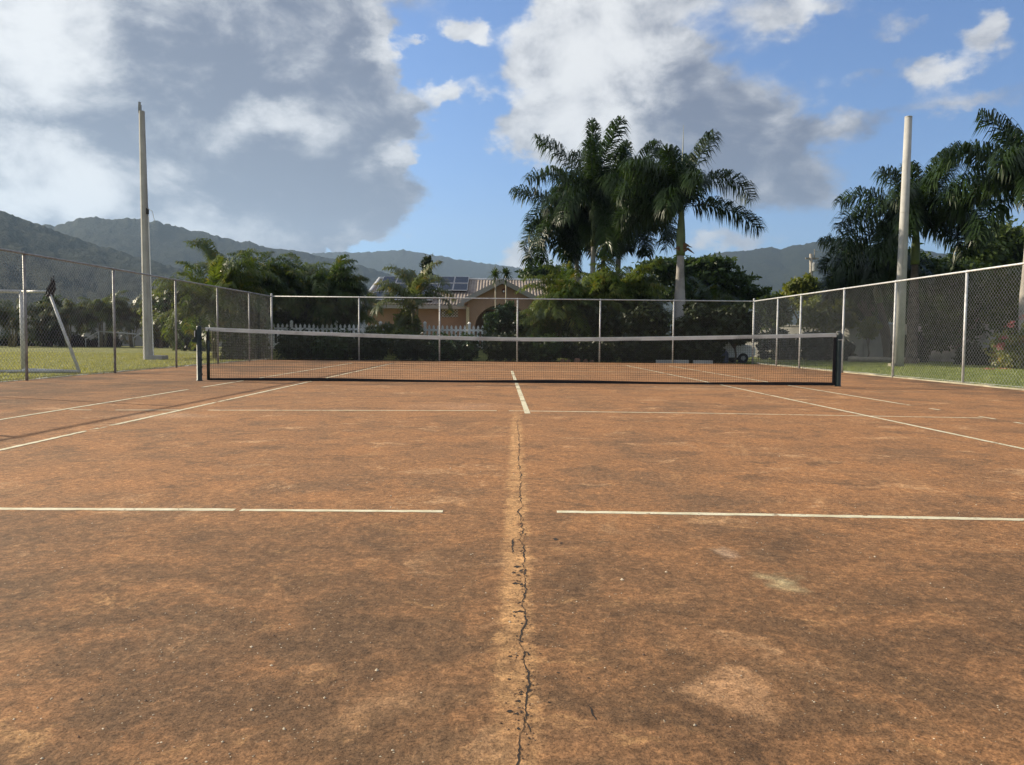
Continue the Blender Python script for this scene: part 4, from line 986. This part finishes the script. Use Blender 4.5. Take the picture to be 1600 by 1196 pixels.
def dracaena(label, px, py, Y, seed):
    rng = np.random.default_rng(seed); c = at(px, py, Y); z0 = ground_z(c.x, Y); r_ = thing('dracaena', label, 'tree', (c.x, Y, z0), 'thin spiky trees before the porch gable')
    mb = MB(); mb.tube([(c.x, Y, z0 - .1), (c.x + .03, Y, (z0 + c.z) / 2), (c.x, Y, c.z)], [.05, .04, .035], 7); mb.build('trunk', simple('pale thin stem', (.42, .37, .27), .15), r_, True)
    lf = Leafy(); n = 85; P = []
    d = rng.normal(size=(n, 3)) + np.array([0, 0, .5]); d /= np.linalg.norm(d, axis=1)[:, None]; L = rng.uniform(.38, .62, n)[:, None]
    b = np.array(c) + np.array([0, 0, .05]) + rng.normal(0, .05, (n, 3)); sd = np.cross(d, [0, 0, 1.0]); sd /= np.maximum(np.linalg.norm(sd, axis=1)[:, None], 1e-3)
    mid = b + d * L * .6; tip = b + d * L + np.array([0, 0, -1.0]) * L * .22; w = .026
    V = np.stack([b - sd * w * .6, b + sd * w * .6, mid + sd * w, mid - sd * w, tip], 1).reshape(-1, 3); o = (np.arange(n) * 5)[:, None]
    lf.add(V, np.array([[0, 1, 2, 3]]) + o, np.array([[3, 2, 4]]) + o); lf.build('crown', M['areca_dark'], r_)
dracaena('thin spiky tree left of the gable peak', 774, 432, 41, 66); dracaena('thin spiky tree in line with the gable peak', 790.5, 430, 41.2, 67)
areca('big yellow green palm clump at the right end of the house', 905, 36, 128, 402, 100, 71, 'areca', 13, 2.6, (-.35, 1.4))
areca('bushy palm clump under the royal palm group, right of the big clump', 972, 37.5, 100, 397, 84, 72, 'areca', 9, 2.4, (-.2, 1.4))
areca('left drooping side palm of the big clump, over the picket fence', 872, 35.2, 50, 425, 26, 70, 'areca', 4, 1.9, (-.1, 1.25))
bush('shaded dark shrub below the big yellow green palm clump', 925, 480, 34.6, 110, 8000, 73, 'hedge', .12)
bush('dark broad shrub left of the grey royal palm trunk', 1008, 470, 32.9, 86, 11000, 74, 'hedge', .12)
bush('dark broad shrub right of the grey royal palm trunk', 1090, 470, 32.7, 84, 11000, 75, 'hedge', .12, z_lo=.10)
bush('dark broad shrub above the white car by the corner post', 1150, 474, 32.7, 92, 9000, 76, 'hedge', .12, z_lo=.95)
hedge('low dark hedge behind the parking stops', xat(985, 32.75), xat(1122, 32.75), 32.75, .8, 1.0, 11000, 77, M['hedge'], HG, .08)

RG = 'royal palms'
royal_palm('royal palm with green crownshaft, left one behind the big clump', 928, 41.0, 308, 81, 1.0, .17, None, 19, 4.2, RG, 0, .0, 2.5, (-.22, 1.42))
royal_palm('royal palm in the middle of the tall group behind the big clump', 971, 42.5, 315, 82, 1.0, .17, None, 18, 4.0, RG, .2, .0, 2.2, (-.2, 1.45))
royal_palm('lowest royal palm at the left edge of the tall group', 898, 43.5, 338, 83, 1.0, .16, None, 15, 3.8, RG, -.3, .0, 2.0, (-.35, 1.1))
royal_palm('royal palm hidden at the back of the tall group', 948, 44.5, 330, 84, 1.0, .17, None, 13, 3.6, RG, .3, 0, 2.0, (-.25, 1.2))
D = math.radians
royal_palm('royal palm with stout grey trunk and two fronds arching right', 1065, 36, 322, 85, 1.0, .245, [
    (D(78), 1.38, 3.7, .55), (D(84), 1.30, 4.3, 2.6), (D(100), .10, 3.6, .95), (D(-80), 1.28, 3.5, 1.35), (D(-40), 1.42, 3.3, .9), (D(15), 1.35, 3.2, .8), (D(-95), 1.05, 3.5, 2.0),
    (D(-85), .55, 3.3, 1.8), (D(-70), .15, 3.0, 1.3), (D(180), .95, 3.3, 1.7), (D(205), .5, 3.0, 1.5), (D(-110), 1.25, 3.6, 1.6), (D(0), .8, 3.2, 1.6), (D(-20), .4, 3.0, 1.4), (D(-150), 1.3, 3.4, 1.2), (D(-60), .9, 3.5, 1.9)],
    group=RG, spear=3.55, shaft_len=2.2, dead=True)
c = at(1095, 405, 56); z0 = ground_z(c.x, 56); B = []
rr = random.Random(8)
for px, py, w in [(1035, 412, 45), (1070, 404, 45), (1105, 408, 40), (1060, 428, 50), (1100, 428, 50), (1135, 432, 40), (1040, 450, 50), (1085, 450, 55), (1130, 452, 50), (1165, 452, 34), (1185, 462, 26), (1150, 466, 40), (1110, 470, 50)]:
    q = at(px, py, 56); B.append((q.x - c.x, rr.uniform(-1.5, 1.5), q.z - z0 - .3, w / 1252 * 56, 1.6, .55))
leaf_tree('flame_tree', 'broad flat tiered dark green tree behind the stout royal palm', 'tree', c.x, 56, B, 15000, .22, 86, M['tree'], (.3, 0))
areca('greyish palm clump just right of the stout royal palm trunk', 1100, 40, 70, 425, 36, 87, 'areca_dark', 5, 2.2, (.1, 1.35))
c = at(845, 428, 62); leaf_tree('tree', 'dark bushy tree just above the right end of the roof ridge', 'tree', c.x, 62, [(-.6, 0, c.z - .6, 1.1, 1, .9), (.6, 0, c.z - .3, 1.2, 1, .8), (0, 0, c.z - 1.4, 1.6, 1, 1.0)], 3500, .2, 88, M['tree'], (.15, 0))

# ------------------------------------------------------------------ planting, right
def tree_px(name, label, Y, spots, n, size, seed, mt, trunk=.14, group=None, flat=.75, base_px=None, deep=1.0):
    xs_ = [at(px, py, Y).x for px, py, w in spots]; x = xat(base_px, Y) if base_px else sum(xs_) / len(xs_); z0 = ground_z(x, Y); rr = random.Random(seed); B = []
    for px, py, w in spots:
        q = at(px, py, Y); r_ = w / 1252 * Y; B.append((q.x - x, rr.uniform(-.5, .5) * r_ * deep, max(q.z - z0, r_ * flat * .7), r_, r_ * deep, r_ * flat))
    return leaf_tree(name, label, 'tree', x, Y, B, n, size, seed, M[mt], (trunk, 0), group)
TG = 'leafy trees beyond the right fence'
tree_px('tree', 'sunlit small tree at the foot of the utility pole', 46, [(1240, 450, 18), (1258, 446, 20), (1278, 455, 18), (1250, 466, 26), (1275, 472, 22), (1228, 468, 16)], 6500, .14, 91, 'lime', .1, TG)
tree_px('tree', 'green tree behind the right corner post of the court', 44, [(1195, 480, 20), (1212, 474, 20), (1205, 498, 24), (1222, 495, 18)], 5000, .13, 92, 'bush', .09, TG)
tree_px('tree', 'yellowish leafy tree left of the net post, over the wall', 43, [(1285, 480, 24), (1305, 490, 24), (1270, 500, 22), (1295, 510, 22), (1320, 500, 18)], 6000, .13, 93, 'lime', .1, TG)
tree_px('tree', 'dark tree filling the gap between the two light palms and net post', 45, [(1330, 470, 26), (1355, 462, 28), (1320, 488, 24), (1345, 490, 26), (1375, 480, 24)], 7000, .14, 94, 'tree', .13, TG)
tree_px('tree', 'dark leafy tree behind the cream pole', 42, [(1395, 440, 34), (1430, 425, 36), (1465, 430, 36), (1420, 465, 40), (1460, 470, 40), (1395, 480, 30), (1440, 505, 38)], 13000, .15, 95, 'tree', .16, TG)
tree_px('tree', 'dark leafy tree right of the cream pole, behind the third fence panel', 39, [(1490, 430, 34), (1520, 440, 34), (1500, 470, 36), (1535, 480, 34), (1480, 505, 34), (1520, 515, 32), (1470, 530, 26)], 13000, .14, 96, 'tree', .15, TG)
tree_px('tree', 'tall sunlit tree behind the rightmost palm crown', 50, [(1530, 395, 34), (1570, 375, 40), (1610, 380, 44), (1560, 410, 44), (1600, 420, 46), (1650, 390, 50)], 11000, .2, 97, 'bush', .25, TG)
tree_px('tree', 'mid green tree above the flowering shrub', 33, [(1575, 450, 36), (1610, 440, 40), (1590, 480, 36), (1630, 480, 44), (1565, 500, 26), (1600, 515, 30)], 12000, .12, 98, 'bush', .14, TG)
tree_px('tree', 'dark tree behind the leaning palm, left of the cream pole', 43, [(1335, 425, 30), (1370, 415, 34), (1350, 450, 34), (1385, 445, 34), (1318, 450, 22), (1400, 410, 28)], 11000, .15, 103, 'tree', .15, TG)
tree_px('tree', 'dark tree filling the space under the two right palm crowns', 41, [(1455, 425, 32), (1490, 425, 34), (1520, 435, 30), (1470, 448, 34), (1505, 450, 32)], 10000, .15, 104, 'tree', .15, TG)
bush('shady bush before the wall between the right corner posts', 1215, 512, 41, 70, 4500, 105, 'hedge', .11); bush('shady bush before the wall left of the dark net post', 1275, 512, 40, 80, 5000, 106, 'hedge', .11)
bush('low shrub against the grey wall left of the cream pole', 1318, 530, 40, 40, 2500, 99, 'hedge', .1); bush('low shrub against the grey wall behind the cream pole', 1425, 520, 38.5, 60, 4500, 100, 'hedge', .1)
bush('low dark shrub behind the pink flowers', 1525, 535, 33.5, 70, 5000, 101, 'hedge', .09)
bush('small light green sapling before the grey wall', 1358, 495, 38.4, 34, 1500, 102, 'lime', .1, z_lo=1.2)
royal_palm('royal palm with broad crown behind the cream pole', 1432, 35, 345, 111, 1.0, .22, [
    (D(70), 1.30, 3.6, .55), (D(100), 1.1, 3.6, 1.5), (D(-75), 1.05, 3.7, 1.6), (D(-92), .75, 4.0, 1.9), (D(-100), .40, 4.1, 1.7), (D(-85), .05, 3.8, 1.2), (D(20), 1.45, 3.3, .7), (D(-30), 1.35, 3.3, .9),
    (D(90), .75, 3.2, 1.9), (D(95), .40, 3.1, 1.7), (D(80), .05, 2.9, 1.3), (D(180), 1.2, 3.4, 1.3), (D(170), .7, 3.3, 1.6), (D(215), .4, 3.2, 1.5), (D(140), .3, 3.2, 1.5), (D(-140), .9, 3.3, 1.6), (D(0), .6, 3.3, 1.4), (D(-120), .0, 3.2, 1.2)],
    group=RG, shaft_len=1.9, trunk_mat='bark')
royal_palm('royal palm cut by the right edge of the photo', 1612, 30.5, 290, 112, 1.0, .23, [
    (D(-75), 1.35, 3.4, .75), (D(-90), .95, 3.7, 1.3), (D(-95), .55, 3.6, 1.5), (D(-105), -.20, 3.3, 1.0), (D(-60), 1.1, 3.6, 1.5), (D(-130), .8, 3.5, 1.5), (D(-150), .3, 3.4, 1.5), (D(180), .6, 3.3, 1.5),
    (D(90), .9, 3.7, 1.6), (D(80), .4, 3.7, 1.6), (D(100), 1.2, 3.5, 1.2), (D(0), 1.4, 3.2, .8), (D(-10), .7, 3.4, 1.6), (D(-45), .3, 3.4, 1.4), (D(150), 1.1, 3.3, 1.4)],
    group=RG, shaft_len=1.9)
royal_palm('lower royal palm with leaning trunk left of the cream pole', 1362, 39, 425, 113, 1.0, .21, [
    (D(-85), .9, 2.7, 1.9), (D(-95), .5, 2.6, 1.7), (D(-80), .1, 2.4, 1.4), (D(-60), 1.2, 3.0, 1.3), (D(60), 1.2, 3.0, 1.3), (D(90), .8, 3.3, 1.8), (D(95), .3, 3.2, 1.5), (D(180), .8, 3.0, 1.6), (D(200), .4, 3.0, 1.4), (D(150), .4, 3.0, 1.4), (D(0), 1.0, 3.0, 1.4), (D(-130), .5, 2.6, 1.5)],
    group=RG, lean=-.95, shaft_len=1.5, trunk_mat='bark')
# flowering shrub
c = gnd(1597, 577, -.045); rng = np.random.default_rng(121)
B = [(rng.uniform(-.8, .8), rng.uniform(-.5, .5), rng.uniform(.25, 1.35), .55, .5, .45) for k in range(16)] + [(-.75, -.2, .35, .4, .4, .35), (.2, 0, 1.55, .5, .5, .4)]
fb = leaf_tree('flowering_shrub', 'rounded shrub with pink red flower heads on the right lawn', 'shrub', c.x + .25, c.y, B, 6500, .10, 122, M['flowerbush'], (.05, 0))
FB = [(c.x + .25 + math.sin(a) * 1.18 * s, c.y - .25 * s, .1 + zz,  .17, .16, .11) for a, s, zz in [(-1.5, 1.0, .75), (-1.45, 1.05, .62), (-1.55, .95, 1.0), (-1.3, .8, 1.42), (-1.2, .75, 1.55), (-1.5, 1.08, .68), (-.6, .5, 1.75)]]
P, F = blob_leaves(rng, FB, 190, .055, 1.3, 2.0); mesh('flowers', P, F, M['flower'], fb)
rng = np.random.default_rng(5); P, F = blob_leaves(rng, [(c.x - 1.5, c.y - .4, -.02, .3, .25, .02), (c.x - .9, c.y - .3, -.02, .3, .2, .02), (c.x - 1.9, c.y - 1.0, -.02, .25, .2, .02)], 60, .05, 1.3); struct(mesh('fallen_leaves', P, F, M['flower']), 'stuff')

# ------------------------------------------------------------------ far row across the football field
FG = 'trees along the far field wall'
for i, (px, py, Y, w, kind, lab) in enumerate([
    (-75, 455, 60, 60, 'p', 'palm clump by the far wall, cut by the left edge'), (18, 456, 61, 66, 'p', 'far palm clump behind the football goal crossbar'), (78, 462, 63, 44, 't', 'far dark tree behind the goal brace'),
    (104, 458, 62, 44, 'p', 'far palm clump right of the goal brace'), (158, 447, 63, 70, 'p', 'highest far palm clump left of the grey pole'), (205, 460, 64, 46, 'p', 'far palm clump immediately left of the grey pole'),
    (250, 456, 60, 44, 'l', 'bright leafy tree right of the grey pole'), (278, 448, 54, 44, 't', 'dark far tree behind the fence between pole and palm'), (300, 470, 50, 50, 't', 'dark tree below the sunlit arching palm')]):
    if kind == 'p':
        areca(lab, px, Y, w, py, 44, 130 + i, 'pale_palm' if i % 2 else 'areca', 6, 2.2, (.0, 1.35), FG, 'palm_clump')
    else:
        tree_px('tree', lab, Y, [(px, py + 16, w * .42), (px - w * .25, py + 30, w * .42), (px + w * .25, py + 32, w * .42), (px, py + 46, w * .5), (px - w * .2, py + 60, w * .42), (px + w * .22, py + 62, w * .42)], 6500, .17, 140 + i, 'lime' if kind == 'l' else 'tree', .14, FG, .9)
for i, (px, lab) in enumerate([(20, 'low dark bush below the goal at the far wall'), (60, 'low dark bush at the far wall, inside the goal'), (165, 'low dark bush behind the small practice goal'), (255, 'low dark bush right of the grey pole by the far wall'), (120, 'low dark bush just right of the goal brace by the wall')]):
    bush(lab, px, 523, 64, 52, 2200, 150 + i, 'hedge', .14, group='low bushes along the far wall')

# ------------------------------------------------------------------ utility pole and lines
UY = 62; ub = Vector((xat(1270, UY), UY, -.05)); ut = at(1267, 397, UY)
up_ = thing('utility_pole', 'distant pale utility pole with transformer and crossarm, vine growing up it', 'utility pole', ub)
mb = MB(); mb.tube([ub, ut], [.17, .12], 10); mb.build('shaft', M['wood'], up_, True)
mb = MB(); mb.box(ut + Vector((.1, 0, -.35)), (1.0, .1, .12)); mb.tube([ut + Vector((.28, 0, -.3)), ut + Vector((.28, 0, .35))], .035, 6); mb.build('crossarm', M['wood'], up_)
mb = MB(); mb.lathe([(.05, 0), (.24, .03), (.24, .6), (.20, .68), (.05, .7)], ut + Vector((.30, -.1, -1.35)), 12); mb.lathe([(.04, 0), (.05, .1), (.03, .2)], ut + Vector((.30, -.1, -.66)), 8); mb.build('transformer', M['metal_grey'], up_)
rng = np.random.default_rng(9); P, F = blob_leaves(rng, [(ub.x + (ut.x - ub.x) * f - .12, UY, ut.z * f, .28, .25, .5) for f in (.45, .55, .65, .74)], 700, .12); mesh('vine', P, F, M['bush'], up_)
for i, (dz, lab) in enumerate([(.2, 'top power line running right from the utility pole'), (-.42, 'power line at crossarm height running right from the utility pole'), (-2.6, 'lowest power line running right from the utility pole')]):
    mb = MB(); a = ut + Vector((.2, 0, dz)); b = a + Vector((24, 4, .3 - .3 * i)); pts = [a.lerp(b, f) - Vector((0, 0, 1.1 * 4 * f * (1 - f) * .4)) for f in np.linspace(0, 1, 14)]
    mb.tube(pts, .014, 5); tag(mb.build('power_line', M['metal_grey']), lab, 'cable', 'power lines from the utility pole')

# ------------------------------------------------------------------ car among the shrubs
CY = 34.3; cr = xat(1171, CY, 560); cz = -.045
car = thing('parked_car', 'white parked car half hidden under the dark shrubs by the corner post', 'car', (cr - 1.9, CY, cz))
prof = [(0, .32), (.02, .62), (-.15, .74), (-1.0, .86), (-1.55, 1.34), (-2.9, 1.38), (-3.5, .95), (-3.85, .88), (-3.9, .35), (-3.5, .22), (-.3, .22)]
mb = MB(); w2 = .82
def sect(y, s): return [Vector((cr + x, CY + y, cz + (z if z < .8 else .8 + (z - .8) * 1.0))) + Vector((0, (-np.sign(y) * .16 if z > 1.0 else 0), 0)) for x, z in prof]
a, b = sect(-w2, 1), sect(w2, 1); n = len(prof)
mb.add(a + b, [tuple(range(n)), tuple(reversed(range(n, 2 * n)))] + [(i, i + n, (i + 1) % n + n, (i + 1) % n) for i in range(n)])
body = mb.build('body', M['car_paint'], car)
bv = body.modifiers.new('bevel', 'BEVEL'); bv.width = .06; bv.segments = 3
mb = MB()
mb.prism([(cr - 1.18, CY - w2 + .02, cz + .92), (cr - 2.15, CY - w2 + .02, cz + .92), (cr - 2.15, CY - w2 + .15, cz + 1.28), (cr - 1.62, CY - w2 + .15, cz + 1.28)], (0, -.03, 0))
mb.prism([(cr - 2.22, CY - w2 + .02, cz + .92), (cr - 3.3, CY - w2 + .02, cz + .95), (cr - 2.95, CY - w2 + .15, cz + 1.28), (cr - 2.22, CY - w2 + .15, cz + 1.28)], (0, -.03, 0)); mb.build('side_window', M['solar'], car)
for xx in (-.52, -3.1):
    for s in (-1, 1):
        mb = MB(); mb.tube([(cr + xx, CY + s * (w2 - .16), cz + .21), (cr + xx, CY + s * (w2 + .02), cz + .21)], .215, 20); wh = mb.build('wheel', M['rubber'], car, False)
        mb = MB(); mb.tube([(cr + xx, CY + s * (w2 + .02), cz + .21), (cr + xx, CY + s * (w2 + .03), cz + .21)], .10, 16); mb.build('rim', M['metal_grey'], wh)
mb = MB(); mb.box((cr - .02, CY - .55, cz + .60), (.06, .26, .12)); mb.build('headlight', M['solar'], car)
q = gnd(1136, 565, -.045); bl = Vector((xat(1131, 33.0, 560), 33.0, -.045)); mb = MB(); mb.lathe([(.16, 0), (.19, .05), (.19, .42), (.13, .50), (.05, .54)], bl, 14); tag(mb.build('barrel', M['plastic']), 'dark blue plastic drum in front of the white car', 'drum')
for i, (a, b, py, lab) in enumerate([(1025, 1076, 565, 'longer greyish parking stop behind the back fence'), (1083, 1113, 568, 'shorter greyish parking stop nearer the car')]):
    A = gnd(a, py, -.045); B_ = gnd(b, py + .4, -.045); Yk = 32.2 if i == 0 else 31.9
    x0, x1 = xat(a, Yk, py), xat(b, Yk, py); mb = MB(); mb.prism([(x0, Yk - .09, -.06), (x0, Yk + .09, -.06), (x0, Yk + .06, .10), (x0, Yk - .06, .10)], (x1 - x0, 0, 0)); tag(mb.build('parking_stop', M['wall']), lab, 'kerb stop', 'parking stops behind the fence')
for i, (a, b, py, lab) in enumerate([(1326, 1389, 565, 'long pale log on the grass left of the cream pole'), (1412, 1432, 568, 'short pale log right behind the cream pole')]):
    A = gnd(a, py, -.045); B_ = gnd(b, py + 1, -.045); Yk = (A.y + B_.y) / 2 + (0 if i == 0 else 1.2); A = Vector((xat(a, Yk, py), Yk, .07)); B_ = Vector((xat(b, Yk, py), Yk - .2, .07))
    mb = MB(); mb.tube([A.lerp(B_, f) + Vector((0, .03 * math.sin(f * 7), .015 * math.sin(f * 11))) for f in np.linspace(0, 1, 9)], [.12 + .015 * math.sin(k * 2.1) for k in range(9)], 9); tag(mb.build('log', M['log'], None, True), lab, 'log', 'pale logs on the right lawn')
rr = random.Random(6)
for i, (px, py, s, lab) in enumerate([(879, 563, .11, 'leftmost reddish stone at the foot of the hedge'), (888, 564, .09, 'small stone leaning between two larger reddish stones'), (902, 561, .14, 'largest reddish stone under the big palm clump'), (915, 564, .10, 'flat reddish stone right of the largest one'), (925, 565, .08, 'rightmost small reddish stone by the hedge foot')]):
    x = xat(px, 31.7, py); mb = MB(); n = 9; V = [(x + math.cos(k * 6.283 / n) * s * rr.uniform(.8, 1.2), 31.7 + math.sin(k * 6.283 / n) * s * rr.uniform(.8, 1.2), -.05) for k in range(n)]
    V += [(x + math.cos(k * 6.283 / n) * s * rr.uniform(.6, .95), 31.7 + math.sin(k * 6.283 / n) * s * .8, s * rr.uniform(.7, 1.1)) for k in range(n)]
    mb.add(V, [tuple(range(n)), tuple(range(n, 2 * n))] + [(k, (k + 1) % n, n + (k + 1) % n, n + k) for k in range(n)]); tag(mb.build('stone', M['stone']), lab, 'stone', 'reddish stones below the hedge')
g = gnd(420, 562.5); mb = MB(); mb.tube([(g.x, g.y - .4, .033 + .033 * math.cos(a) * -1 + .0) for a in np.linspace(.15, 3.0, 9)], [.033 * math.sin(a) for a in np.linspace(.15, 3.0, 9)], 12); tag(mb.build('tennis_ball', M['ball'], None, True), 'pale worn tennis ball near the back left corner', 'ball')

# ------------------------------------------------------------------ air
m_, t = mat('humid air')
vol = t.n('ShaderNodeVolumePrincipled', Color=(.52, .72, 1.0), Density=.00016, Anisotropy=.25)
t.n('ShaderNodeOutputMaterial', Volume=vol); M['haze'] = m_
mb = MB(); mb.box((0, 0, 349), (10400, 10400, 704)); struct(mb.build('haze', M['haze']), 'stuff')
